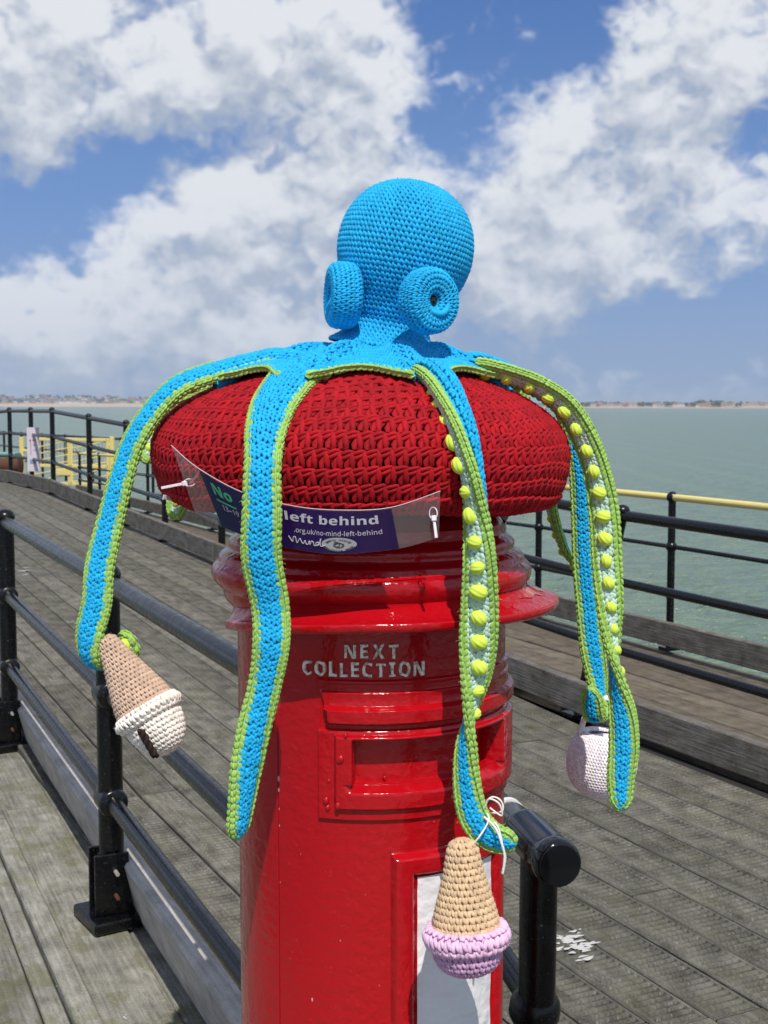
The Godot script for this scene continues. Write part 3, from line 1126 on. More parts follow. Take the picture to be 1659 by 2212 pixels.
func build_railings() -> void:
	# near railing: 75 mm tube, posts about 2 m apart, ends behind the pillar box
	var u := Vector3(0.4104, 0, 0.9119)
	var feet := [near_line(4.4, 0.0), near_line(2.20, 0.0), near_line(0.0, 0.0), near_line(-1.72, 0.0)]
	railing("near_railing", "thick black tubular railing left of the pillar box, white chips in its paint", feet, [1.06, 0.72, 0.385], 0.0385, [0.0275, 0.025, 0.025], [1.09, 1.09, 1.09, 1.09], false, false, [M.black, M.black, M.black])
	var rail := get_node("near_railing")
	# clamped base brackets with bolts
	for k in 3:
		var f: Vector3 = feet[k]
		var bm := Geo.new()
		bm.box(Transform3D(Basis(Vector3.UP, deg_to_rad(8.0)) * Basis(u, Vector3.UP, u.cross(Vector3.UP)), f + Vector3(0, 0.021, 0)), Vector3(0.205, 0.036, 0.185), 0.006)
		var bp := part(rail, "base_plate", bm.mesh(false), M.black)
		for s in [-1.0, 1.0]:
			var w := Geo.new()
			w.box(Transform3D(u, Vector3.UP, u.cross(Vector3.UP), f + Vector3(0, 0.135, 0) + u * 0.046 * s + u.cross(Vector3.UP) * 0.010), Vector3(0.012, 0.19, 0.105), 0.003)
			part(rail, "bracket", w.mesh(false), M.black)
		for h in [0.10, 0.175]:
			var bolt := Geo.new()
			var c := f + Vector3(0, h, 0) + u.cross(Vector3.UP) * 0.0
			bolt.tube(PackedVector3Array([c + u * 0.048, c + u * 0.082]), 0.0065, 8)
			part(bp, "bolt", bolt.mesh(false), M.rust if h < 0.12 else M.steel)
	kerb("near_kerb", "weathered pale kerb beam running behind the near black railing posts", [near_line(7.0, 0.078), near_line(2.9, 0.078), near_line(-1.62, 0.078)], 0.012, 0.205, 0.062, M.kerb, 14.0)
	# short end post with a tee fitting to the right of the box
	var c := Vector3(0.3148, 0.71, -2.514)
	var tee := thing("railing_end_post", Vector3(c.x, 0, c.z), "stout black end post with a capped tee fitting, right of the pillar box", "railing post")
	var ax := Vector3(0.2164, 0, 0.9763).normalized()
	var pg := Geo.new()
	pg.tube(PackedVector3Array([Vector3(c.x - 0.008, 0.0, c.z + 0.02), Vector3(c.x, 0.70, c.z)]), 0.0385, 24)
	part(tee, "post", pg.mesh(true, 0.6), M.black)
	var prof := [[0.0000, 0.0000], [0.0018, 0.0302], [0.0180, 0.0333], [0.0720, 0.0348], [0.0900, 0.0423], [0.1125, 0.0457], [0.2610, 0.0457], [0.2700, 0.0438], [0.2754, 0.0465], [0.2862, 0.0484], [0.3006, 0.0480], [0.3114, 0.0446], [0.3141, 0.0393], [0.3127, 0.0000]]
	var t0 := c - ax * 0.195
	var path := PackedVector3Array()
	for q in prof:
		path.append(t0 + ax * q[0])
	var tb := Geo.new()
	tb.tube(path, func(t: float) -> float: return prof[int(round(t * (prof.size() - 1)))][1], 36, false)
	part(tee, "tee_fitting", tb.mesh(true, 0.75), M.gloss_black)
	var ring := Geo.new()
	ring.tube(PackedVector3Array([t0 - ax * 0.014, t0 - ax * 0.012, t0 - ax * 0.001, t0 + ax * 0.001]), 0.0350, 28)
	part(tee, "washer", ring.mesh(true, 0.6), M.cap_white)
	var back := Geo.new()
	back.tube(PackedVector3Array([t0 - ax * 0.015, t0 - ax * 0.80]), 0.028, 20)
	part(tee, "rail", back.mesh(true, 0.6), M.black)
	var chip := Geo.new()
	for k in 6:
		var q := t0 + ax * (0.236 + 0.006 * (k % 3))
		var dir := Vector3(-0.60, 0.15 - 0.22 * k, 0.25).normalized()
		dir = (dir - ax * dir.dot(ax)).normalized()
		chip.add(ball(q + dir * 0.0425, 0.0070, 1.5), Transform3D.IDENTITY)
	part(tee, "rust_patch", chip.mesh(), M.rust)
	var low := Geo.new()
	low.tube(PackedVector3Array([c + Vector3(-0.01, -0.33, 0.0), c + Vector3(-0.06, -0.33, -0.25), c + Vector3(-0.17, -0.33, -0.80)]), 0.027, 16)
	part(tee, "low_rail", low.mesh(true, 0.6), M.black)
	part(tee, "joint", ball(c + Vector3(-0.006, -0.345, 0.0), 0.054).mesh(), M.black)
	# second railing, across the ribbed walk; it climbs with the walk to the left
	var f2 := []
	var t2 := []
	for t in [-3.3, -1.6, 0.13, 1.4, 2.8, 4.2, 5.59, 7.14, 8.40, 9.90, 11.68]:
		f2.append(second_line(t, 0.0))
		t2.append(1.09)
	f2[2] += Vector3(0.0, 0.0, 0.0)
	for q in [[70, 1054, 17.55], [24, 1044, 18.65], [-28, 1040, 19.8]]:
		f2.append(P(q[0], q[1], q[2]))
		t2.append(1.09)
	railing("second_railing", "black railing beyond the ribbed walk, climbing away to the left and passing the yellow gate", f2, [1.06, 0.735, 0.40], 0.0315, [0.0265, 0.0215, 0.0215], t2, true, false, [M.black, M.black, M.black], 2)
	var k2 := []
	for k in f2.size():
		if k in [0, 2, 4, 6, 8, 10, 12, 13]:
			k2.append(f2[k] + Vector3(-0.8842, 0, 0.4671) * 0.062)
	kerb("second_kerb", "raised grey kerb board along the foot of the black railing beyond the ribbed walk", k2, 0.04, 0.20, 0.05, M.kerb_dark)
	# outer railing with the yellow top rail
	var f3 := []
	var t3 := []
	for k in 14:
		var s := -3.15 + 1.577 * k
		f3.append(outer_line(s, 0.0))
		t3.append(1.02 - 0.022 * maxf(k - 3.0, 0.0))
	railing("outer_railing", "outermost black railing at the sea edge with ball joints and a yellow top rail", f3, [1.0, 0.68, 0.37], 0.0245, [0.0225, 0.0145, 0.0165], t3, true, true, [M.yellow, M.black, M.black])
	var k3 := []
	for p in [f3[0], f3[3], f3[6], f3[9], f3[13]]:
		k3.append(p + Vector3(-0.9001, 0, 0.4357) * 0.062)
	kerb("outer_kerb", "raised brown grey kerb board along the outermost railing, sea behind it", k3, 0.05, 0.205, 0.045, M.kerb_dark)
	# a farther railing beyond the gate
	var f4 := []
	var t4 := []
	for q in [[-30, 35.5], [10, 33.7], [48, 32.4], [92, 31.1], [142, 29.8], [200, 28.4], [262, 27.1], [330, 25.8]]:
		var p := P(q[0], 1000, q[1])
		p.y = -0.2
		f4.append(p)
		t4.append(1.08)
	railing("far_railing", "thin black railing farthest off, seen behind the yellow gate", f4, [1.06, 0.7, 0.36], 0.030, [0.026, 0.022, 0.022], t4, false, false, [M.black, M.black, M.black])

# ------------------------------------------------------------------ yellow gate and what stands by it
func build_gate() -> void:
	var base := -0.06
	var gl := P(48, 1000, 26.0)
	var gr := P(246, 1000, 25.2)
	gl.y = base
	gr.y = base
	var x := (gr - gl).normalized()
	var z := x.cross(Vector3.UP)
	var w := gl.distance_to(gr)
	var gate := thing("gate", gl, "pale yellow two leaved gate of steel frames and slanting bars beyond the railing", "gate")
	var bar := func(called: String, a: Vector2, b: Vector2, t: float) -> void:
		var g := Geo.new()
		var p := gl + x * a.x * w + Vector3(0, a.y, 0)
		var q := gl + x * b.x * w + Vector3(0, b.y, 0)
		var d := (q - p).normalized()
		g.box(Transform3D(d, z.cross(d), z, (p + q) * 0.5), Vector3(p.distance_to(q) + t * 0.5, t, t * 0.7), 0.006)
		part(gate, called, g.mesh(false), M.yellow)
	for q in [[0.0, 0.97], [0.985, 1.0]]:
		bar.call("post", Vector2(q[0], 0.0), Vector2(q[0], q[1]), 0.085)
	for leaf in [[0.13, 0.525], [0.545, 0.94]]:
		for y in [0.06, 0.42, 0.955]:
			bar.call("frame_bar", Vector2(leaf[0], y), Vector2(leaf[1], y), 0.062)
		for e in leaf:
			bar.call("frame_bar", Vector2(e, 0.06), Vector2(e, 0.955), 0.062)
		for k in 6:
			var y0 := 0.10 + 0.135 * k
			bar.call("slanting_bar", Vector2(leaf[0], y0), Vector2(leaf[1], y0 + 0.15), 0.022)
		for k in 9:
			var xx := lerpf(leaf[0], leaf[1], (k + 1) / 10.0)
			bar.call("mesh_wire", Vector2(xx, 0.44), Vector2(xx, 0.94), 0.008)
	bar.call("hinge_bar", Vector2(0.0, 0.72), Vector2(0.13, 0.72), 0.05)
	bar.call("hinge_bar", Vector2(0.94, 0.86), Vector2(0.985, 0.86), 0.05)
	bar.call("lock_box", Vector2(0.40, 0.30), Vector2(0.52, 0.30), 0.13)
	# sheet notice tied to a railing post, its print too faint to read
	var n0 := P(60, 1018, 17.42)
	var n1 := P(86, 1018, 17.42)
	var hgt := 0.60
	var notice := thing("notice", n0, "pale pink upright notice sheet with faint print tied to the far railing", "notice")
	var nx := (n1 - n0).normalized()
	var sheet := Geo.new()
	sheet.box(Transform3D(nx, Vector3.UP, nx.cross(Vector3.UP), (n0 + n1) * 0.5 + Vector3(0, hgt * 0.5, 0)), Vector3(n0.distance_to(n1), hgt, 0.006))
	part(notice, "sheet", sheet.mesh(false), mat(lin(0.60, 0.56, 0.64), 0.5))
	for q in [[0.26, 0.70, 0.10, 0.05, Color(0.62, 0.12, 0.16)], [0.60, 0.71, 0.34, 0.025, Color(0.66, 0.32, 0.30)], [0.60, 0.60, 0.26, 0.015, Color(0.62, 0.42, 0.46)], [0.3, 0.52, 0.06, 0.30, Color(0.68, 0.50, 0.55)], [0.64, 0.48, 0.30, 0.012, Color(0.5, 0.42, 0.5)], [0.45, 0.22, 0.5, 0.10, Color(0.52, 0.58, 0.70)]]:
		var mk := Geo.new()
		var c := n0.lerp(n1, q[0]) + Vector3(0, hgt * q[1], 0) + nx.cross(Vector3.UP) * 0.0045
		mk.box(Transform3D(nx, Vector3.UP, nx.cross(Vector3.UP), c), Vector3(n0.distance_to(n1) * q[2], hgt * q[3], 0.002))
		part(notice, "print", mk.mesh(false), mat(q[4], 0.6))
	# rusty mooring gear at the far left
	var gear := thing("mooring_gear", P(12, 1020, 23.0), "rusty brown iron mooring gear at the far left beyond the railing", "ironwork")
	var gp := P(12, 1020, 23.0)
	var dr := Geo.new()
	dr.tube(PackedVector3Array([gp + Vector3(-0.35, 0.12, 0), gp + Vector3(-0.30, 0.12, 0), gp + Vector3(0.2, 0.12, -0.1), gp + Vector3(0.25, 0.12, -0.1)]), func(t: float) -> float: return 0.2 if t < 0.1 or t > 0.9 else 0.15, 16)
	part(gear, "drum", dr.mesh(true, 0.6), M.rust)
	var fr := Geo.new()
	fr.box(Transform3D(Basis.IDENTITY, gp + Vector3(-0.1, -0.08, 0)), Vector3(0.9, 0.09, 0.5), 0.01)
	part(gear, "frame", fr.mesh(false), M.rust)
	var lid := Geo.new()
	lid.box(Transform3D(Basis.IDENTITY, gp + Vector3(-0.08, 0.30, -0.2)), Vector3(0.5, 0.10, 0.4), 0.01)
	part(gear, "cover", lid.mesh(false), mat(lin(0.16, 0.36, 0.31), 0.7))

# ------------------------------------------------------------------ pillar box
const BX := -0.0195
const BZ := -1.98
const BR := 0.2095

func cyl(phi: float, h: float, r: float) -> Vector3:
	var a := deg_to_rad(phi)
	return Vector3(BX + r * sin(a), h, BZ + r * cos(a))

# sample lines: even steps plus a pair round every edge
func cuts_of(a: float, b: float, step: float, edges: Array, eps: float) -> PackedFloat32Array:
	var l := []
	var n := int(ceil((b - a) / step))
	for k in n + 1:
		l.append(a + (b - a) * k / n)
	for e in edges:
		for q in [-eps, -eps * 0.5, 0.0, eps * 0.5, eps]:
			if e + q > a and e + q < b:
				l.append(e + q)
	l.sort()
	var out := PackedFloat32Array()
	for v in l:
		if out.is_empty() or v - out[-1] > eps * 0.2:
			out.append(v)
	return out

func curved(parent: Node3D, called: String, phis: PackedFloat32Array, hs: PackedFloat32Array, f: Callable, m: Material) -> MeshInstance3D:
	var g := Geo.new()
	g.lines(phis, hs, func(p: float, h: float) -> Vector3: return cyl(p, h, f.call(p, h)))
	return part(parent, called, g.mesh(), m)

func step_(e: float, x: float, w: float) -> float:
	return smoothstep(e - w, e + w, x)

func build_post_box() -> void:
	var box := thing("pillar_box", Vector3(BX, 0, BZ), "glossy red cast iron pillar box wearing a crocheted topper", "post box")
	# body: a plain shaft with a hole for the slot and the groove round the door
	var phis := cuts_of(-180, 180, 3.0, [-40.4, -39.8, -6.4, 64.0, 121.0], 0.35)
	var hs := cuts_of(0.0, 1.42, 0.03, [1.062, 1.126, 1.135, 0.32], 0.002)
	curved(box, "body", phis, hs, func(p: float, h: float) -> float:
		var r := BR
		if p > -6.4 and p < 64.0 and h > 1.062 and h < 1.126:
			r = 0.172
		if p > -40.4 and p < -39.8 and h < 1.135 and h > 0.32:
			r -= 0.004
		return r, M.red)
	var base := lathe([Vector2(0.23, -0.05), Vector2(0.235, 0.0), Vector2(0.235, 0.16), Vector2(0.225, 0.18), Vector2(0.209, 0.19)], 64, Transform3D(Basis.IDENTITY, Vector3(BX, 0.05, BZ)))
	part(box, "base", base.mesh(true, 0.6), M.gloss_black)
	# door edge with chipped paint
	var seam := Geo.new()
	seam.tube(PackedVector3Array([cyl(-40.1, 0.33, BR - 0.0035), cyl(-40.1, 0.7, BR - 0.0035), cyl(-40.1, 1.133, BR - 0.0035)]), 0.0021, 6)
	part(box, "door_seam", seam.mesh(), M.seam)
	var chips := Geo.new()
	for q in [[-39.8, 1.055, 0.0042], [-39.9, 1.038, 0.003], [-39.6, 0.985, 0.002], [-39.7, 1.01, 0.0018], [-39.4, 0.90, 0.0015], [-12.0, 0.83, 0.0016], [-24.0, 0.735, 0.0030], [-2.0, 0.90, 0.0012], [3.5, 0.765, 0.0014], [-29.0, 0.95, 0.0013], [12.0, 0.86, 0.0012], [-20.0, 1.075, 0.0012], [26.0, 1.000, 0.0013], [-33.0, 0.80, 0.0012]]:
		chips.add(ball(cyl(q[0], q[1], BR - 0.0005), q[2] * 0.5, 2.2), Transform3D.IDENTITY)
	part(box, "paint_chips", chips.mesh(), mat(lin(0.5, 0.33, 0.33), 0.6))
	# cornice under the cap
	var prof := [Vector2(0.0, 1.49), Vector2(0.08, 1.488), Vector2(0.15, 1.47), Vector2(0.19, 1.44), Vector2(0.205, 1.418), Vector2(0.209, 1.407), Vector2(0.2105, 1.401), Vector2(0.219, 1.396), Vector2(0.2225, 1.391), Vector2(0.2225, 1.385), Vector2(0.220, 1.380), Vector2(0.2255, 1.377), Vector2(0.234, 1.373), Vector2(0.2375, 1.368), Vector2(0.2375, 1.363), Vector2(0.2405, 1.360), Vector2(0.2465, 1.354), Vector2(0.2492, 1.347), Vector2(0.2488, 1.340), Vector2(0.246, 1.333), Vector2(0.2415, 1.327), Vector2(0.2365, 1.322), Vector2(0.2330, 1.320), Vector2(0.2315, 1.317), Vector2(0.2305, 1.309), Vector2(0.2265, 1.301), Vector2(0.220, 1.294), Vector2(0.2135, 1.288), Vector2(0.2085, 1.284)]
	part(box, "cornice", lathe(prof, 128, Transform3D(Basis.IDENTITY, Vector3(BX, 0, BZ))).mesh(true, 0.3), M.red)
	# the arched hood plate that sticks out over the front
	var rv := func(p: float) -> float: return table(p, [-96, -80, -60, -40, -20, 0, 30, 60, 80, 100, 130, 160, 176], [0.2225, 0.2275, 0.243, 0.262, 0.276, 0.282, 0.286, 0.290, 0.2915, 0.2905, 0.274, 0.245, 0.225])
	var hv := func(p: float) -> float: return table(p, [-96, -85, -60, -30, 0, 40, 80, 110, 176], [1.260, 1.263, 1.278, 1.293, 1.3005, 1.3015, 1.300, 1.297, 1.28])
	var vis := Geo.new()
	var ps := cuts_of(-94, 176, 1.5, [-94.0, 176.0], 0.3)
	var vs := PackedFloat32Array([0, 1, 2, 3, 4, 5, 6, 7, 8, 9, 10, 11, 12, 13])
	vis.lines(ps, vs, func(p: float, v: float) -> Vector3:
		var r1: float = rv.call(p)
		var h1: float = hv.call(p)
		if p < -93.8 or p > 175.8:
			return cyl(p, h1 + 0.01, 0.203)
		var t := v / 7.0
		if v <= 7.0:
			var r := lerpf(0.2095, r1 - 0.004, t)
			return cyl(p, h1 + 0.004 + 0.045 * pow(1.0 - t, 1.45), r)
		var k := int(v) - 8
		return cyl(p, h1 + [0.0035, 0.001, -0.004, -0.0085, -0.0105, -0.012][k], [r1 - 0.0012, r1, r1, r1 - 0.002, r1 - 0.006, 0.2085][k]))
	var visor := part(box, "visor", vis.mesh(true, 0.45), M.red)
	# rusty rain water lying on it
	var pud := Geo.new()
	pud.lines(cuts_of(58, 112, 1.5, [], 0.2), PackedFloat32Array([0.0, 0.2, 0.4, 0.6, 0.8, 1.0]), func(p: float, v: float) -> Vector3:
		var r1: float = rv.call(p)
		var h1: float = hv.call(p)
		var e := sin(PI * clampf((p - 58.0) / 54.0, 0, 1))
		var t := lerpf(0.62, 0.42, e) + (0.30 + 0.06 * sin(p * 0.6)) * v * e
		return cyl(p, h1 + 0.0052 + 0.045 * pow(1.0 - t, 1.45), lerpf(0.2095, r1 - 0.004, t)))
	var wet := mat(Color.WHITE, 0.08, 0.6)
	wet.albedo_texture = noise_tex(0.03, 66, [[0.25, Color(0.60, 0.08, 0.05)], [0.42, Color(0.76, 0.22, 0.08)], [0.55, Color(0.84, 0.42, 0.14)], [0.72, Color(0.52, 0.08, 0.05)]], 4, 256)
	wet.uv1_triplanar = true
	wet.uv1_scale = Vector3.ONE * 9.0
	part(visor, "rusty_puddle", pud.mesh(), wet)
	# ribbed hood over the slot
	var eh := [1.2135, 1.2095, 1.206, 1.1965, 1.192, 1.176, 1.1715, 1.168, 1.1515, 1.1480]
	curved(box, "slot_hood", cuts_of(-22, 104, 1.5, [-20.5, -18.0, -15.2, 100.0], 0.5), cuts_of(1.1425, 1.2160, 0.003, eh, 0.0012), func(p: float, h: float) -> float:
		var left := lerpf(-15.8, -21.5, clampf((h - 1.148) / 0.063, 0, 1))
		var e := step_(left, p, 0.9) * (1.0 - step_(101.0, p, 0.8))
		var q := -0.003
		q += 0.0075 * step_(1.2120, 2.0 * 1.2120 - h, 0.0025)
		q += -0.0022 * step_(1.2060, 2.0 * 1.2060 - h, 0.0012)
		q += 0.0030 * step_(1.1945, 2.0 * 1.1945 - h, 0.0018)
		q += -0.0010 * sin((h - 1.176) / 0.018 * PI) * (1.0 if h > 1.176 and h < 1.194 else 0.0)
		q += 0.0080 * step_(1.1720, 2.0 * 1.1720 - h, 0.0035)
		q -= 0.0135 * step_(1.1490, 2.0 * 1.1490 - h, 0.0028)
		return BR - 0.002 + (q + 0.002) * e, M.red)
	# the frame round the slot, in two steps
	var slot := func(p: float, h: float) -> float:
		return step_(-6.4, p, 0.35) * (1.0 - step_(64.0, p, 0.35)) * step_(1.062, h, 0.0012) * (1.0 - step_(1.126, h, 0.0012))
	curved(box, "slot_frame", cuts_of(-22.5, 104, 1.5, [-21.0, -20.2, -13.6, -12.8, -6.4, 64.0, 72.0, 97.0, 98.0], 0.5), cuts_of(1.000, 1.146, 0.004, [1.0065, 1.0095, 1.0245, 1.0275, 1.046, 1.052, 1.062, 1.126, 1.133, 1.141], 0.0014), func(p: float, h: float) -> float:
		var outer := step_(-20.7, p, 0.7) * (1.0 - step_(97.5, p, 0.7)) * step_(1.0085, h, 0.0022) * (1.0 - step_(1.140, h, 0.0022))
		var inner := step_(-13.2, p, 0.7) * (1.0 - step_(90.0, p, 0.7)) * step_(1.0265, h, 0.0022) * (1.0 - step_(1.1325, h, 0.0020))
		var r := BR - 0.0015 + 0.0065 * outer + 0.0070 * inner
		# sloping sill
		var sill := step_(-7.8, p, 0.6) * (1.0 - step_(65.0, p, 0.6)) * (1.0 - step_(1.062, h, 0.001)) * step_(1.050, h, 0.0015)
		r -= sill * 0.016 * clampf((h - 1.050) / 0.012, 0, 1)
		return lerpf(r, 0.176, slot.call(p, h)), M.red)
	curved(box, "slot_flap", cuts_of(-7.5, 60.6, 2.0, [], 0.3), cuts_of(1.058, 1.130, 0.01, [], 0.002), func(p: float, h: float) -> float: return 0.1925 - 0.05 * step_(60.0, p, 0.5), M.red)
	# drips and bolts heads in the paint
	var drips := Geo.new()
	for q in [[-10.8, 1.100, 0.0046], [-11.6, 1.097, 0.003], [-17.0, 1.036, 0.0042], [-12.0, 1.032, 0.004], [-16.4, 1.026, 0.0035], [-9.0, 1.134, 0.003], [6.0, 1.067, 0.0026], [-16.0, 1.065, 0.0022]]:
		drips.add(ball(cyl(q[0], q[1], BR + (0.0115 if q[0] > -12.5 else 0.005) - (0.024 if q[0] > 0.0 else 0.0)), q[2], 1.4), Transform3D.IDENTITY)
	part(box, "paint_lump", drips.mesh(), M.red)
	# frame of the collection notice and the white notice in it
	curved(box, "notice_frame", cuts_of(6.0, 77, 1.2, [8.0, 9.5, 16.5, 18.0, 59.0, 61.0, 68.0, 70.5], 0.5), cuts_of(0.50, 0.97, 0.012, [0.958, 0.954, 0.950, 0.930, 0.926, 0.922], 0.0015), func(p: float, h: float) -> float:
		var s := minf(minf((p - 7.0) * 0.00366, (70.3 - p) * 0.00366), 0.963 - h)
		var r := BR - 0.002
		r += 0.0135 * smoothstep(0.0, 0.013, s)
		r -= 0.0100 * smoothstep(0.030, 0.0415, s)
		return r, M.red)
	curved(box, "notice_plate", cuts_of(18.6, 58.6, 1.5, [], 0.3), cuts_of(0.52, 0.9225, 0.01, [], 0.002), func(p: float, h: float) -> float: return BR + 0.0026 + 0.0006 * sin(h * 90.0 + p * 0.3) + 0.0012 * exp(-pow((h - 0.916 - 0.004 * sin(p * 0.9)) / 0.004, 2)), M.plate)
	# cast lettering, picked out in thick white paint
	cast_word(box, "NEXT", -9.8, 10.9, 1.2430, 0.0195)
	cast_word(box, "COLLECTION", -27.0, 21.2, 1.2165, 0.0205)

func font_of(bold := true) -> SystemFont:
	var f := SystemFont.new()
	f.font_names = PackedStringArray(["Droid Sans"])
	f.font_weight = 700 if bold else 400
	return f

func letters(text: String, high: float, depth: float, bold := true) -> Dictionary:
	var t := TextMesh.new()
	t.text = text
	t.font = font_of(bold)
	t.font_size = 64
	t.pixel_size = 0.01
	t.depth = 0.05
	t.curve_step = 1.0
	t.horizontal_alignment = HORIZONTAL_ALIGNMENT_LEFT
	var a := t.get_mesh_arrays()
	var v: PackedVector3Array = a[Mesh.ARRAY_VERTEX]
	var lo := Vector3.INF
	var hi := -Vector3.INF
	for p in v:
		lo = lo.min(p)
		hi = hi.max(p)
	var idx: PackedInt32Array = a[Mesh.ARRAY_INDEX] if a[Mesh.ARRAY_INDEX] != null else PackedInt32Array(range(v.size()))
	return {"v": v, "i": idx, "lo": lo, "hi": hi}

func cast_word(box: Node3D, word: String, p0: float, p1: float, h0: float, high: float) -> void:
	var widths := []
	var total := 0.0
	var parts := []
	for ch in word:
		var d := letters(ch, high, 0.004)
		parts.append(d)
		var w: float = maxf(d.hi.x - d.lo.x, 0.10)
		widths.append(w)
		total += w
	var gap := total * 0.34 / maxi(word.length() - 1, 1)
	var span := total + gap * (word.length() - 1)
	var x := 0.0
	for k in word.length():
		var d: Dictionary = parts[k]
		var g := Geo.new()
		var tilt := (rng.randf() - 0.5) * 0.10
		for p in d.v:
			var u: float = x + p.x - d.lo.x
			var phi := lerpf(p0, p1, u / span)
			var hh: float = h0 + (p.y - d.lo.y) / (d.hi.y - d.lo.y) * high * (1.0 + 0.03 * (k % 3 - 1))
			hh += 0.0008 * sin(u * 23.0 + k)
			g.V.append(cyl(phi + tilt * (hh - h0) * 60.0, hh, BR + (0.0038 if p.z > 0.0 else -0.002)))
			g.U.append(Vector2(p.x, p.y))
		g.I = d.i
		var m := g.mesh(false)
		part(box, "letter", m, M.letter)
		x += widths[k] + gap

# ------------------------------------------------------------------ the red crocheted topper
const HX := -0.033
const HZ := -1.98
const HAT := [[0.0, 1.668], [0.09, 1.660], [0.165, 1.642], [0.22, 1.622], [0.265, 1.599], [0.298, 1.573], [0.3145, 1.545], [0.3175, 1.514], [0.3115, 1.484], [0.300, 1.458], [0.272, 1.446]]

func hat_point(phi: float, s: float, lift := 0.0) -> Vector3:
	var pts := HAT
	var n := pts.size() - 1
	var k := clampi(int(s * n), 0, n - 1)
	var f := s * n - k
	var a := Vector3(pts[maxi(k - 1, 0)][0], pts[maxi(k - 1, 0)][1], 0)
	var b := Vector3(pts[k][0], pts[k][1], 0)
	var c := Vector3(pts[k + 1][0], pts[k + 1][1], 0)
	var d := Vector3(pts[mini(k + 2, n)][0], pts[mini(k + 2, n)][1], 0)
	var q := b.cubic_interpolate(c, a, d, f)
	var tn := (c - a).normalized() if k == 0 else (d - a).normalized()
	var sag := 0.007 * sin(3.0 * deg_to_rad(phi) + 0.7) * s + 0.004 * sin(7.0 * deg_to_rad(phi)) * s
	q += Vector3(-tn.y, tn.x, 0) * lift
	q.y += sag * 0.7 + 0.010 * maxf(-sin(deg_to_rad(phi)), 0.0) * s * s
	q.x += sag * 0.6
	var r := deg_to_rad(phi)
	return Vector3(HX + q.x * sin(r), q.y, HZ + q.x * cos(r))

func build_topper() -> void:
	var hat := thing("crocheted_topper", Vector3(HX, 1.45, HZ), "domed crimson crocheted topper pulled over the head of the pillar box", "crochet topper")
	var g := Geo.new()
	g.grid(96, 30, func(u: float, v: float) -> Vector3: return hat_point(360.0 * u - 180.0, maxf(v, 0.004), -0.010))
	part(hat, "shade_backing", g.mesh(), mat(lin(0.05, 0.001, 0.003), 0.95, 0.2))  # dark backing added behind the stitches; shade of the holes in its colour
	# rows of post stitches under a twisted chain
	var length := 0.0
	var prev := hat_point(0, 0)
	var arc := PackedFloat32Array([0.0])
	for k in 200:
		var q := hat_point(0, (k + 1) / 200.0)
		length += q.distance_to(prev)
		arc.append(length)
		prev = q
	var nrow := 21
	var posts := []
	var chains := []
	for r in nrow:
		var want := length * (r + 0.5) / nrow
		var k := 0
		while k < 199 and arc[k + 1] < want:
			k += 1
		var s := (k + (want - arc[k]) / maxf(arc[k + 1] - arc[k], 1e-6)) / 200.0
		var ds := 0.5 / nrow * length / 200.0 / maxf(arc[mini(k + 1, 200)] - arc[k], 1e-6)
		var rad := Vector2(hat_point(0, s).x - HX, hat_point(0, s).z - HZ).length()
		var count := maxi(8, int(round(TAU * rad / 0.0172)))
		var rowh := length / nrow
		var fan := r < 11
		for i in count:
			var ph := 360.0 * (i + 0.5 * (r % 2)) / count - 180.0
			var pull := 0.0
			if fan:
				# upper rows: the posts lean together in bunches of three
				pull = 1.0 if posmod(i + r, 2) == 0 else -1.0
			ph += (rng.randf() - 0.5) * 40.0 / count
			var wav := (0.0040 * sin(deg_to_rad(ph) * 5.0 + r * 0.4) + 0.0026 * sin(deg_to_rad(ph) * 13.0 + r * 1.7) + 0.001 * (rng.randf() - 0.5)) / length
			var at := hat_point(ph + pull * 0.12 * 360.0 / count, clampf(s + wav, 0.003, 0.999), 0.0005)
			var at2 := hat_point(ph, clampf(s + wav + 0.004, 0.004, 1.0), 0.0005)
			var side := hat_point(ph + 1.0, clampf(s + wav, 0.003, 0.999), 0.0005) - at
			var down := (at2 - hat_point(ph, clampf(s + wav, 0.003, 0.999), 0.0005)).normalized()
			var nor := side.cross(down).normalized()
			if nor.dot(at - Vector3(HX, 1.50, HZ)) < 0.0:
				nor = -nor
			var along := (-down).rotated(nor, (0.0 if fan else -0.12) + pull * 0.26 + 0.12 * (rng.randf() - 0.5))
			posts.append(frame(at - nor * 0.0015, along, nor, Vector3(0.0225, rowh * (1.16 if fan else 1.06), 0.0165)))
			var ct := hat_point(ph + 180.0 / count, clampf(s + wav - 0.46 / nrow, 0.002, 0.999), 0.0014)
			if r < 3 and i % 2 == 1:
				continue
			chains.append(frame(ct, -down + side.normalized() * (rng.randf() - 0.5) * 0.18, nor, Vector3(0.0104 * rad * TAU / count / 0.0128, 0.0105, 0.0095)))
	var tones := []
	for k in maxi(posts.size(), chains.size()):
		var v := 0.78 + 0.40 * rng.randf()
		tones.append(Color(v, v, v))
	many(hat, "post_stitches", S.post, M.crimson, posts, tones)
	many(hat, "chain_stitches", S.ridge, M.crimson, chains, tones)
	fuzz(hat, M.crimson, posts, 0.013)

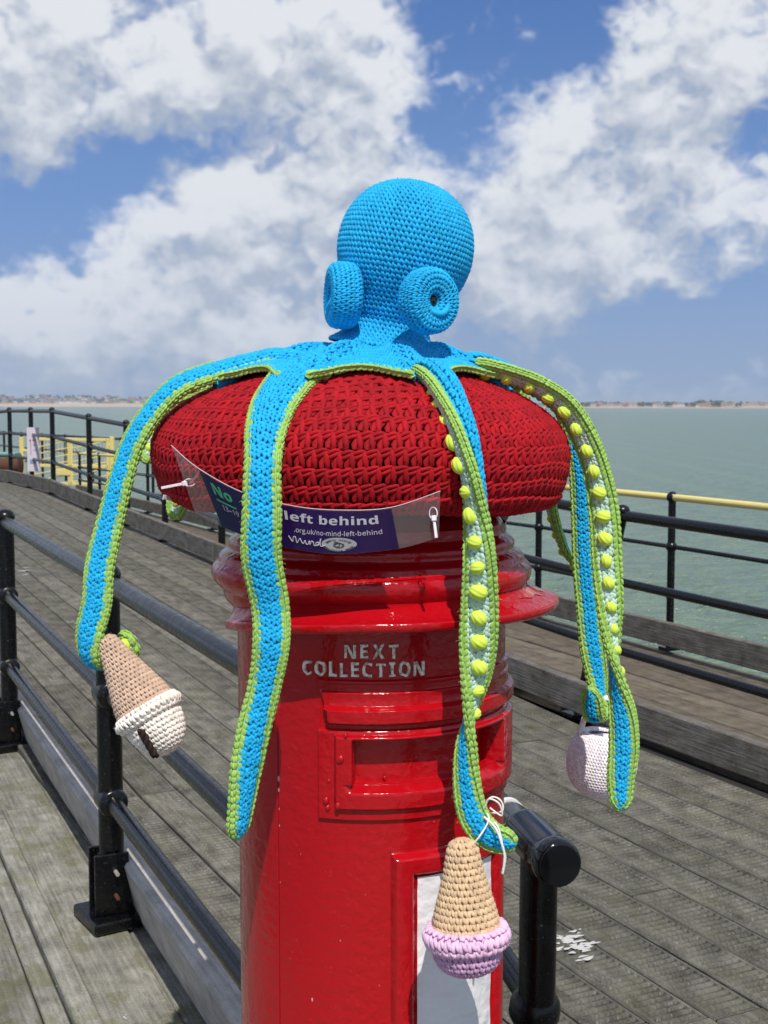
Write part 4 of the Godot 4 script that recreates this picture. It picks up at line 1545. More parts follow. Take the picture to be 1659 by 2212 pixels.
# ------------------------------------------------------------------ the octopus
func build_octopus() -> void:
	var foot := Q(833, 742, 1.2)
	var octo := thing("octopus", foot, "bright blue crocheted octopus with lime edged arms sitting on the red topper", "crochet octopus")
	# head: an egg on a neck, leaning to the right
	var lean := Basis(Vector3(0, 0, 1), deg_to_rad(-11.0))
	var t := Transform3D(lean, foot + Vector3(0, -0.012, 0))
	var prof := [Vector2(0.088, 0.002), Vector2(0.070, 0.016), Vector2(0.0595, 0.030), Vector2(0.0575, 0.044), Vector2(0.0640, 0.058), Vector2(0.0765, 0.077), Vector2(0.0885, 0.098), Vector2(0.0995, 0.122), Vector2(0.1055, 0.148), Vector2(0.1050, 0.174), Vector2(0.0985, 0.199), Vector2(0.0850, 0.222), Vector2(0.0650, 0.2405), Vector2(0.0400, 0.2525), Vector2(0.0170, 0.2575), Vector2(0.003, 0.2585)]
	for q in prof.size():
		if q > 4:
			prof[q].x *= 0.95
	crochet(octo, "head", t, prof, 0.0076, 0.0076, M.blue, S.vee)
	# eyes: rolled discs with a bead deep in the middle
	eye(octo, Q(737, 638, 1.135), Vector3(-0.97, 0.02, 0.22), 0.0455)
	eye(octo, Q(928, 650, 1.080), Vector3(0.62, -0.02, 0.76), 0.0440)
	build_web(octo, foot)
	build_arms(octo)

func eye(octo: Node3D, at: Vector3, out: Vector3, r: float) -> void:
	var y := out.normalized()
	var x := Vector3.UP.cross(y).normalized()
	var t := Transform3D(Basis(x, y, x.cross(y)), at)
	var k := r / 0.05
	var prof := [Vector2(0.004, -0.027), Vector2(0.032, -0.026), Vector2(0.046, -0.021), Vector2(0.0505, -0.010), Vector2(0.0505, 0.006), Vector2(0.047, 0.015), Vector2(0.039, 0.0185), Vector2(0.030, 0.0175), Vector2(0.0215, 0.0165), Vector2(0.0150, 0.012), Vector2(0.0120, 0.004), Vector2(0.011, -0.004), Vector2(0.002, -0.006)]
	var pp := []
	for q in prof:
		pp.append(q * k)
	var e := crochet(octo, "eye", t, pp, 0.0066, 0.0066, M.blue, S.vee)
	# the loose end of the roll
	var roll := Geo.new()
	var path := PackedVector3Array()
	for q in 15:
		var a := -0.9 + 2.7 * q / 14.0
		var rr := (0.020 + 0.006 * q / 14.0) * k
		path.append(t * Vector3(sin(a) * rr, (0.015 + 0.006 * sin(PI * q / 14.0)) * k, cos(a) * rr))
	roll.tube(path, func(s: float) -> float: return 0.0052 * (0.5 + 0.5 * sin(PI * clampf(s * 1.1, 0, 1))), 10)
	part(e, "rolled_edge", roll.mesh(), M.blue)
	part(e, "bead", ball(t * Vector3(0, 0.003 * k, 0), 0.0105 * k, 1.0).mesh(), M.bead)
	var rim := Geo.new()
	var ring := PackedVector3Array()
	for q in 25:
		var a := TAU * q / 24.0
		ring.append(t * Vector3(sin(a) * 0.0100 * k, 0.0075 * k, cos(a) * 0.0100 * k))
	rim.tube(ring, 0.0014, 6)
	part(e, "bead_rim", rim.mesh(), M.bead_rim)

# directions in which the eight arms leave the head, and how far the web reaches between them
const ARM_DIR := [-70.0, -24.0, 24.0, 72.0, 112.0, 148.0, -152.0, -112.0]

func web_reach(phi: float) -> float:
	return lerpf(0.192, 0.240, web_arm(phi))

# 1 on an arm, 0 between arms
func web_arm(phi: float) -> float:
	var best := 0.0
	for a in ARM_DIR:
		var d := absf(fposmod(phi - a + 180.0, 360.0) - 180.0)
		best = maxf(best, exp(-pow(d / 11.5, 2.0)))
	return best

func web_point(foot: Vector3, phi: float, v: float) -> Vector3:
	var r1 := web_reach(phi)
	var r := lerpf(0.048, r1, v)
	var ridge := 0.0
	for a in ARM_DIR:
		var d := deg_to_rad(fposmod(phi - a + 180.0, 360.0) - 180.0)
		ridge = maxf(ridge, exp(-pow(d * r / 0.017, 2.0)))
	# the topper under it
	var hy := table(r, [0, 0.09, 0.165, 0.22, 0.265], [1.668, 1.660, 1.642, 1.622, 1.597])
	var top := foot.y - 0.002
	var k := clampf((r - 0.048) / 0.10, 0.0, 1.0)
	var y := lerpf(top, hy + 0.014, 1.0 - pow(1.0 - k, 1.7))
	y += 0.017 * ridge * smoothstep(0.0, 0.4, v) + 0.009 * smoothstep(0.5, 1.0, v) * (1.0 - ridge)
	y -= 0.034 * smoothstep(0.74, 1.0, web_arm(phi)) * smoothstep(0.5, 1.0, v)
	var cx := lerpf(foot.x, HX, clampf(r / 0.2, 0, 1))
	var q := deg_to_rad(phi)
	return Vector3(cx + r * sin(q), y, HZ + r * cos(q))

func build_web(octo: Node3D, foot: Vector3) -> void:
	var g := Geo.new()
	g.grid(240, 18, func(u: float, v: float) -> Vector3: return web_point(foot, 360.0 * u - 180.0, v) - Vector3(0, 0.0012, 0))
	var web := part(octo, "web", g.mesh(), M.blue)
	var where := []
	for r in 24:
		var v := (r + 0.5) / 24.0
		var rad := lerpf(0.048, 0.175, v)
		var count := int(TAU * rad / 0.0074)
		for i in count:
			var phi := 360.0 * (i + 0.5 * (r % 2)) / count - 180.0
			var at := web_point(foot, phi, v)
			var du := web_point(foot, phi + 1.0, v) - at
			var dv := web_point(foot, phi, minf(v + 0.02, 1.0)) - at
			if v > 0.97:
				dv = at - web_point(foot, phi, v - 0.02)
			var nor := du.cross(dv).normalized()
			if nor.y < 0.0:
				nor = -nor
			# stitches run along the arms
			where.append(frame(at, -dv.rotated(nor, 0.25 * (rng.randf() - 0.5)), nor, Vector3(0.0078, 0.0084, 0.0078)))
	many(web, "crochet_stitches", S.vee, M.blue, where)
	# lime trim along the scallops, from arm to arm
	var trim := Geo.new()
	var runs := []
	var path := PackedVector3Array()
	for k in 722:
		var phi := 0.5 * k - 180.0
		if k < 721 and web_arm(phi) < 0.80:
			path.append(web_point(foot, phi, 1.0) - Vector3(0, 0.002, 0))
		elif path.size() > 3:
			trim.tube(path, 0.0042, 8, false)
			runs.append(path)
			path = PackedVector3Array()
		else:
			path = PackedVector3Array()
	var tr := part(octo, "trim", trim.mesh(), M.lime)
	for r in runs:
		edge_stitches(tr, r, func(_s: float) -> Vector3: return Vector3(0, 0.75, 0), foot, 0.0044)

func edge_stitches(parent: Node3D, path: PackedVector3Array, _f: Callable, centre: Vector3, r: float) -> void:
	var where := []
	var acc := 0.0
	for k in range(1, path.size() - 1):
		acc += path[k].distance_to(path[k - 1])
		if acc < 0.0072:
			continue
		acc = 0.0
		var along := path[k + 1] - path[k - 1]
		var out := (path[k] - centre)
		out.y = 0.0
		out = out.normalized()
		for nor in [(Vector3.UP * 0.9 + out * 0.5).normalized(), (out - Vector3.UP * 0.45).normalized()]:
			where.append(frame(path[k] + nor * r * 0.55, along.rotated(nor, 0.5 * (rng.randf() - 0.3)), nor, Vector3(0.0080, 0.0082, 0.0050)))
	many(parent, "edge_stitches", S.chain, M.lime, where)

# an arm: knots are [px, py, depth, half width, blue side normal, share of full thickness]
func arm(octo: Node3D, knots: Array, suckers: Array, bare := [0.095, 0.095]) -> void:
	var pts := []
	var hws := []
	var thk := []
	var nors := []
	for k in knots:
		pts.append(Q(k[0], k[1], k[2]))
		hws.append(k[3] * (k[2] + 0.78) / 2750.0 * 1664.0 / k[2])
		thk.append(k[5] if k.size() > 5 else 0.30)
		nors.append((k[4] as Vector3).normalized())
	# even steps along the length
	var raw := []
	var n := knots.size() - 1
	var fine := 40
	var at := PackedFloat32Array()
	var length := 0.0
	for k in n * fine + 1:
		var p: Vector3 = spline_at(pts, float(k) / (n * fine))
		if k > 0:
			length += p.distance_to(raw[-1])
		raw.append(p)
		at.append(length)
	var steps := int(length / 0.0030)
	var C := PackedVector3Array()
	var Tn := PackedVector3Array()
	var Nn := PackedVector3Array()
	var Sd := PackedVector3Array()
	var W := PackedFloat32Array()
	var T := PackedFloat32Array()
	var j := 0
	for k in steps + 1:
		var want := length * k / steps
		while j < at.size() - 2 and at[j + 1] < want:
			j += 1
		var f := clampf((want - at[j]) / maxf(at[j + 1] - at[j], 1e-7), 0, 1)
		var t := (j + f) / (n * fine)
		C.append((raw[j] as Vector3).lerp(raw[j + 1], f) - Vector3(0, 0.016 * (1.0 - smoothstep(0.045, 0.115, want)), 0))
		Nn.append(spline_at(nors, t))
		var left := length - want
		var w: float = spline_at(hws, t)
		var tip := 0.020
		if left < tip:
			w *= sqrt(maxf(1.0 - pow(1.0 - left / tip, 2.0), 0.02))
		W.append(w)
		T.append(spline_at(thk, t))
	for k in steps + 1:
		var tn := (C[mini(k + 1, steps)] - C[maxi(k - 1, 0)]).normalized()
		Tn.append(tn)
		Nn[k] = (Nn[k] - tn * Nn[k].dot(tn)).normalized()
		Sd.append(tn.cross(Nn[k]).normalized())
	# the blue back
	var edge := 0.0060
	var section := func(k: int, a: float) -> Vector3:
		# a runs from -1 to 1 across the back
		var w := maxf(W[k] - edge * 1.15, 0.002)
		var up := W[k] * T[k] * 1.15 * sqrt(maxf(1.0 - a * a * 0.86, 0.0))
		return C[k] + Sd[k] * a * w + Nn[k] * up
	var belly := func(k: int, a: float) -> Vector3:
		var w := maxf(W[k] - edge * 1.15, 0.002)
		var dn := W[k] * minf(T[k], 0.4) * 0.62 * sqrt(maxf(1.0 - a * a * 0.80, 0.0))
		return C[k] + Sd[k] * a * w - Nn[k] * dn
	var back := Geo.new()
	back.grid(10, steps, func(u: float, v: float) -> Vector3:
		var k := int(round(v * steps))
		return section.call(k, 2.0 * u - 1.0) - Nn[k] * 0.0012)
	var root := part(octo, "arm", back.mesh(), M.blue)
	var under := Geo.new()
	under.grid(8, steps, func(u: float, v: float) -> Vector3:
		var k := int(round(v * steps))
		return belly.call(k, 1.0 - 2.0 * u) + Nn[k] * 0.001)
	part(root, "underside", under.mesh(), M.mint)
	# lime cord up one edge, round the tip and down the other
	var cord := PackedVector3Array()
	var cord_n := PackedVector3Array()
	var cord_o := PackedVector3Array()
	for s in [-1.0, 1.0]:
		for q in steps + 1:
			var k: int = q if s < 0.0 else steps - q
			if k * length / steps < bare[0 if s < 0.0 else 1]:
				continue
			cord.append(C[k] + Sd[k] * s * maxf(W[k] - edge * 0.75, 0.0) + Nn[k] * W[k] * T[k] * 0.12)
			cord_n.append(Nn[k])
			cord_o.append(Sd[k] * s)
	var tube := Geo.new()
	tube.tube(cord, edge * 0.86, 9)
	var ed := part(root, "edging", tube.mesh(), M.lime)
	var est := []
	var acc := 0.0
	for k in range(1, cord.size() - 1):
		acc += cord[k].distance_to(cord[k - 1])
		if acc < 0.0062:
			continue
		acc = 0.0
		var along := cord[k + 1] - cord[k - 1]
		if along.length() < 1e-5:
			continue
		var o := cord_o[k]
		for q in [[0.95, 0.35, 0.28], [0.10, 1.0, 0.0], [-0.85, 0.50, -0.28]]:
			var nor: Vector3 = (cord_n[k] * q[0] + o * q[1]).normalized()
			est.append(frame(cord[k] + nor * edge * 0.52 + along.normalized() * 0.003 * (rng.randf() - 0.5), along.rotated(nor, q[2] + 0.34 * (rng.randf() - 0.5)), nor, Vector3(0.0098, 0.0090, 0.0058)))
	many(ed, "edge_stitches", S.chain, M.lime, est)
	# stitches on the back and on the belly
	var bst := []
	var mst := []
	var rowstep := 0.0071
	var nr := int(length / rowstep)
	for r in nr:
		var k := clampi(int(round((r + 0.5) / nr * steps)), 1, steps - 1)
		var w := W[k] - edge * 1.15
		var cols := maxi(1, int(round(2.0 * w * 1.12 / 0.0070)))
		for c in cols:
			var a := (c + 0.5) / cols * 2.0 - 1.0
			var p: Vector3 = section.call(k, a)
			var nor := (Nn[k] * 1.0 + Sd[k] * a * 0.75).normalized()
			var turn := (0.30 if (c + r) % 2 == 0 else -0.22) + 0.30 * (rng.randf() - 0.5)
			bst.append(frame(p + Tn[k] * 0.0035 * (c % 2) + nor * 0.0008 * rng.randf(), Tn[k].rotated(nor, turn), nor, Vector3(0.0080, 0.0082, 0.0074)))
		var mc := maxi(1, int(round(2.0 * w * 1.05 / 0.0078)))
		for c in mc:
			var a := (c + 0.5) / mc * 2.0 - 1.0
			var p: Vector3 = belly.call(k, a)
			var nor := (-Nn[k] + Sd[k] * a * 0.6).normalized()
			mst.append(frame(p + Tn[k] * 0.0035 * (c % 2), (-Tn[k]).rotated(nor, 0.45 * (rng.randf() - 0.5)), nor, Vector3(0.0086, 0.0084, 0.0064)))
	many(root, "crochet_stitches", S.vee, M.blue, bst)
	many(root, "underside_stitches", S.vee, M.mint, mst)
	# bobbles
	for s in suckers:
		var k := clampi(int(round(s * steps)), 0, steps)
		var ww: float = clampf(W[k] / 0.024, 0.45, 1.15)
		var rad := 0.0122 * ww * rng.randf_range(0.92, 1.08)
		var o := part(root, "sucker", S.bobble, M.lemon, false)
		var nor := -Nn[k]
		var c := C[k] - Nn[k] * (W[k] * 0.17 + rad * 0.42) - base_of(root)
		var tw := Tn[k].rotated(nor, rng.randf() * 2.0)
		o.transform = Transform3D(tw * rad * 1.05, nor * rad * 0.92, tw.cross(nor) * rad, c)
	# loose fibres
	var wisps := []
	for q in steps:
		if rng.randf() < 0.9 and q * length / steps > 0.15:
			var k := q
			var a := rng.randf_range(-1.2, 1.2)
			var nor := (Nn[k] * rng.randf_range(-0.6, 1.0) + Sd[k] * a).normalized()
			var p := C[k] + Sd[k] * signf(a) * W[k] * 0.95
			wisps.append(frame(p, nor.rotated(Tn[k], rng.randf() - 0.5).cross(Tn[k]), nor + Tn[k] * (rng.randf() - 0.5), Vector3.ONE * rng.randf_range(0.004, 0.009)))
	many(root, "loose_fibres", S.wisp, M.lime, wisps)

func evenly(a: float, b: float, n: int) -> Array:
	var out := []
	for k in n:
		out.append(lerpf(a, b, k / maxf(n - 1.0, 1.0)))
	return out

func build_arms(octo: Node3D) -> void:
	# far left arm, hooked at its end behind the biscuit cone
	arm(octo, [[740, 752, 1.16, 0.020, Vector3(-0.1, 1, 0.15)], [660, 757, 1.14, 0.022, Vector3(-0.2, 1, 0.35)], [570, 776, 1.135, 0.0225, Vector3(-0.25, 0.9, 0.5)], [470, 803, 1.13, 0.0235, Vector3(-0.4, 0.8, 0.55)], [390, 833, 1.12, 0.0235, Vector3(-0.6, 0.6, 0.6)], [335, 885, 1.115, 0.022, Vector3(-0.7, 0.25, 0.62)], [289, 955, 1.11, 0.0205, Vector3(-0.66, 0.1, 0.68)], [262, 1035, 1.105, 0.0205, Vector3(-0.60, 0.0, 0.75)], [238, 1130, 1.10, 0.0210, Vector3(-0.52, 0, 0.85)], [216, 1225, 1.09, 0.0215, Vector3(-0.42, 0, 0.9)], [210, 1300, 1.085, 0.0215, Vector3(-0.40, 0, 0.9)], [194, 1372, 1.085, 0.0225, Vector3(-0.55, -0.1, 0.75)], [196, 1420, 1.09, 0.0205, Vector3(-0.55, -0.7, 0.4)], [222, 1432, 1.115, 0.0190, Vector3(0.1, -1, -0.1)], [256, 1416, 1.125, 0.0200, Vector3(0.6, -0.5, -0.6)], [286, 1382, 1.095, 0.0210, Vector3(0.45, 0.3, -0.9)]], evenly(0.30, 0.985, 17), [0.10, 0.19])
	# front left arm, straight down over the banner
	arm(octo, [[770, 757, 1.10, 0.022, Vector3(-0.1, 1, 0.3)], [715, 780, 1.03, 0.025, Vector3(-0.15, 1, 0.55)], [650, 808, 1.030, 0.0345, Vector3(-0.2, 0.85, 0.75)], [604, 856, 0.965, 0.0305, Vector3(-0.25, 0.6, 0.8)], [578, 918, 0.915, 0.0240, Vector3(-0.2, 0.3, 0.95)], [568, 1000, 0.876, 0.0190, Vector3(-0.12, 0.1, 1)], [566, 1110, 0.866, 0.0200, Vector3(-0.08, 0.02, 1)], [565, 1205, 0.872, 0.0205, Vector3(-0.03, 0.0, 1)], [584, 1310, 0.885, 0.0195, Vector3(-0.02, 0, 1)], [586, 1390, 0.880, 0.0188, Vector3(0.03, 0, 1)], [572, 1480, 0.885, 0.0168, Vector3(0.08, 0, 1)], [549, 1572, 0.885, 0.0178, Vector3(0.35, 0, 1)], [530, 1670, 0.885, 0.0190, Vector3(0.70, 0, 0.75)], [520, 1745, 0.885, 0.0175, Vector3(0.85, 0, 0.6)], [511, 1806, 0.885, 0.0155, Vector3(0.9, -0.2, 0.5)]], evenly(0.26, 0.92, 14), [0.085, 0.135])
	# front right arm: turns its bobbled side out half way down
	arm(octo, [[862, 757, 1.10, 0.021, Vector3(0.15, 1, 0.3), 0.4], [899, 792, 1.06, 0.0235, Vector3(0.4, 1, 0.45), 0.75], [940, 832, 0.99, 0.0230, Vector3(0.75, 0.75, 0.30), 0.95], [967, 888, 0.935, 0.0215, Vector3(0.92, 0.45, 0.14), 0.95], [991, 950, 0.902, 0.0205, Vector3(0.97, 0.2, 0.0), 0.85], [1013, 1030, 0.888, 0.0190, Vector3(0.95, 0.10, -0.25), 0.65], [1027, 1110, 0.892, 0.0185, Vector3(0.86, 0.0, -0.52), 0.45], [1035, 1200, 0.890, 0.0180, Vector3(0.50, 0, -0.85)], [1036, 1290, 0.898, 0.0195, Vector3(0.26, 0, -1)], [1034, 1370, 0.904, 0.0205, Vector3(0.05, 0, -1)], [1030, 1450, 0.910, 0.0185, Vector3(-0.35, 0, -0.95)], [1019, 1535, 0.915, 0.0150, Vector3(-0.9, 0, -0.35)], [1008, 1620, 0.918, 0.0142, Vector3(-0.75, 0, 0.62)], [1010, 1700, 0.92, 0.0152, Vector3(-0.35, 0, 0.95)], [1024, 1762, 0.92, 0.0168, Vector3(-0.15, -0.15, 0.97)], [1058, 1804, 0.918, 0.0172, Vector3(-0.05, -0.30, 0.95)], [1110, 1822, 0.92, 0.0150, Vector3(0.0, -0.25, 0.97)]], evenly(0.055, 0.745, 18))
	# right arm: stands on edge, bobbles facing out, then turns blue
	arm(octo, [[905, 752, 1.15, 0.020, Vector3(0.1, 1, 0)], [965, 763, 1.13, 0.021, Vector3(0.15, 1, -0.1)], [1030, 790, 1.115, 0.0205, Vector3(0.2, 0.9, -0.35)], [1100, 812, 1.11, 0.0195, Vector3(0.35, 0.85, -0.5)], [1165, 838, 1.11, 0.0190, Vector3(0.55, 0.65, -0.55)], [1222, 880, 1.11, 0.0195, Vector3(0.7, 0.4, -0.62)], [1262, 945, 1.11, 0.0195, Vector3(0.72, 0.15, -0.70)], [1289, 1020, 1.11, 0.0190, Vector3(0.62, 0, -0.8)], [1305, 1110, 1.108, 0.0195, Vector3(0.42, 0, -0.92)], [1311, 1210, 1.105, 0.0190, Vector3(0.30, 0, -0.97)], [1317, 1300, 1.10, 0.0172, Vector3(-0.05, 0, -1)], [1322, 1380, 1.10, 0.0155, Vector3(-0.72, 0, -0.70)], [1333, 1460, 1.098, 0.0158, Vector3(-0.96, 0, 0.2)], [1345, 1540, 1.095, 0.0185, Vector3(-0.58, 0, 0.82)], [1348, 1610, 1.095, 0.0190, Vector3(-0.36, 0, 0.95)], [1341, 1680, 1.095, 0.0172, Vector3(-0.05, 0, 1)], [1341, 1745, 1.095, 0.0140, Vector3(0.1, -0.1, 1)]], evenly(0.13, 0.76, 17))
	# arm behind it, blue side towards the camera, hooked through the strap of the white pot
	arm(octo, [[905, 748, 1.22, 0.020, Vector3(0, 1, 0)], [1000, 765, 1.25, 0.020, Vector3(0.1, 1, 0)], [1100, 800, 1.28, 0.020, Vector3(0.1, 1, 0)], [1190, 850, 1.30, 0.0195, Vector3(0.2, 0.8, 0.5)], [1236, 915, 1.305, 0.0190, Vector3(0.1, 0.4, 0.8)], [1254, 1000, 1.30, 0.0180, Vector3(-0.35, 0, 0.9)], [1260, 1100, 1.30, 0.0180, Vector3(-0.40, 0, 0.9)], [1264, 1210, 1.30, 0.0185, Vector3(-0.3, 0, 0.95)], [1272, 1310, 1.30, 0.0190, Vector3(-0.1, 0, 1)], [1280, 1400, 1.30, 0.0190, Vector3(0.1, 0, 1)], [1290, 1475, 1.305, 0.0180, Vector3(0.55, 0, 0.85)], [1294, 1535, 1.295, 0.0170, Vector3(0.5, -0.8, -0.1)], [1284, 1545, 1.265, 0.0175, Vector3(-0.3, -0.8, 0.55)], [1277, 1490, 1.25, 0.0165, Vector3(-0.55, 0.0, 0.85)]], evenly(0.36, 0.97, 15), [0.22, 0.22])
	# right rear arm, seen curling under the topper
	arm(octo, [[890, 748, 1.27, 0.020, Vector3(0, 1, 0)], [985, 770, 1.34, 0.020, Vector3(0.1, 1, -0.1)], [1070, 815, 1.40, 0.019, Vector3(0.2, 0.9, -0.3)], [1135, 885, 1.44, 0.019, Vector3(0.5, 0.5, -0.7)], [1170, 970, 1.45, 0.018, Vector3(0.85, 0.2, -0.5)], [1184, 1060, 1.44, 0.017, Vector3(0.95, 0.1, -0.2)], [1199, 1130, 1.43, 0.0165, Vector3(0.95, 0.3, -0.1)], [1220, 1188, 1.42, 0.016, Vector3(0.8, 0.65, -0.05)], [1252, 1232, 1.41, 0.015, Vector3(0.75, 0.6, 0.1)], [1254, 1275, 1.40, 0.0135, Vector3(0.9, 0.0, 0.4)]], evenly(0.45, 0.97, 12), [0.22, 0.22])
	# two arms at the back on the left, only their ends in sight
	arm(octo, [[790, 748, 1.27, 0.020, Vector3(0, 1, 0)], [690, 768, 1.36, 0.020, Vector3(-0.1, 1, -0.1)], [580, 805, 1.44, 0.020, Vector3(-0.3, 0.9, -0.3)], [480, 880, 1.48, 0.0195, Vector3(-0.5, 0.5, -0.7)], [425, 960, 1.48, 0.019, Vector3(-0.5, 0.2, -0.85)], [396, 1030, 1.46, 0.018, Vector3(-0.25, 0.1, -1)], [383, 1080, 1.45, 0.017, Vector3(0.05, 0, -1)], [380, 1119, 1.445, 0.0155, Vector3(0.1, 0.1, -1)]], evenly(0.45, 0.955, 11), [0.22, 0.22])
	arm(octo, [[775, 760, 1.22, 0.018, Vector3(0, 1, 0)], [680, 782, 1.27, 0.018, Vector3(-0.1, 1, 0)], [570, 812, 1.30, 0.018, Vector3(-0.2, 1, -0.1)], [460, 850, 1.31, 0.020, Vector3(-0.4, 0.8, -0.4)], [370, 895, 1.31, 0.0195, Vector3(-0.6, 0.4, -0.7)], [328, 950, 1.30, 0.018, Vector3(-0.5, 0.2, -0.85)], [318, 995, 1.28, 0.016, Vector3(-0.2, 0.2, -1)]], evenly(0.45, 0.95, 9), [0.22, 0.22])

# ------------------------------------------------------------------ the banner round the front
const BAN_TOP := [[370, 962, 0.998], [429, 1012, 0.940], [530, 1066, 0.904], [640, 1094, 0.888], [740, 1102, 0.881], [845, 1096, 0.881], [951, 1061, 0.883]]
const BAN_LOW := [[421, 1106, 0.985], [481, 1139, 0.945], [560, 1169, 0.912], [650, 1189, 0.898], [740, 1197, 0.892], [862, 1185, 0.893], [948, 1161, 0.900]]
var ban_top := []
var ban_low := []

# u from 0 to 1 along, v from 0 (top) to 1 (foot)
func banner_at(u: float, v: float, off := 0.0) -> Vector3:
	var a: Vector3 = spline_at(ban_top, clampf(u, 0, 1))
	var b: Vector3 = spline_at(ban_low, clampf(u, 0, 1))
	if off == 0.0:
		return a.lerp(b, v)
	var e := 0.01
	var du := banner_at(minf(u + e, 1.0), v) - banner_at(maxf(u - e, 0.0), v)
	var nor := du.cross(a - b).normalized()
	return a.lerp(b, v) + nor * off

func banner_text(parent: Node3D, text: String, u0: float, u1: float, v0: float, v1: float, m: Material, bold := true, off := 0.0012) -> void:
	var d := letters(text, 1.0, 0.0, bold)
	var ref := letters("HM", 1.0, 0.0, bold)
	var g := Geo.new()
	for p in d.v:
		var u: float = lerpf(u0, u1, (p.x - d.lo.x) / (d.hi.x - d.lo.x))
		var y: float = (p.y - ref.lo.y) / (ref.hi.y - ref.lo.y)
		g.V.append(banner_at(u, lerpf(v1, v0, y), off if p.z > 0.0 else off - 0.0004))
		g.U.append(Vector2(p.x, p.y))
	g.I = d.i
	part(parent, "lettering", g.mesh(false), m)

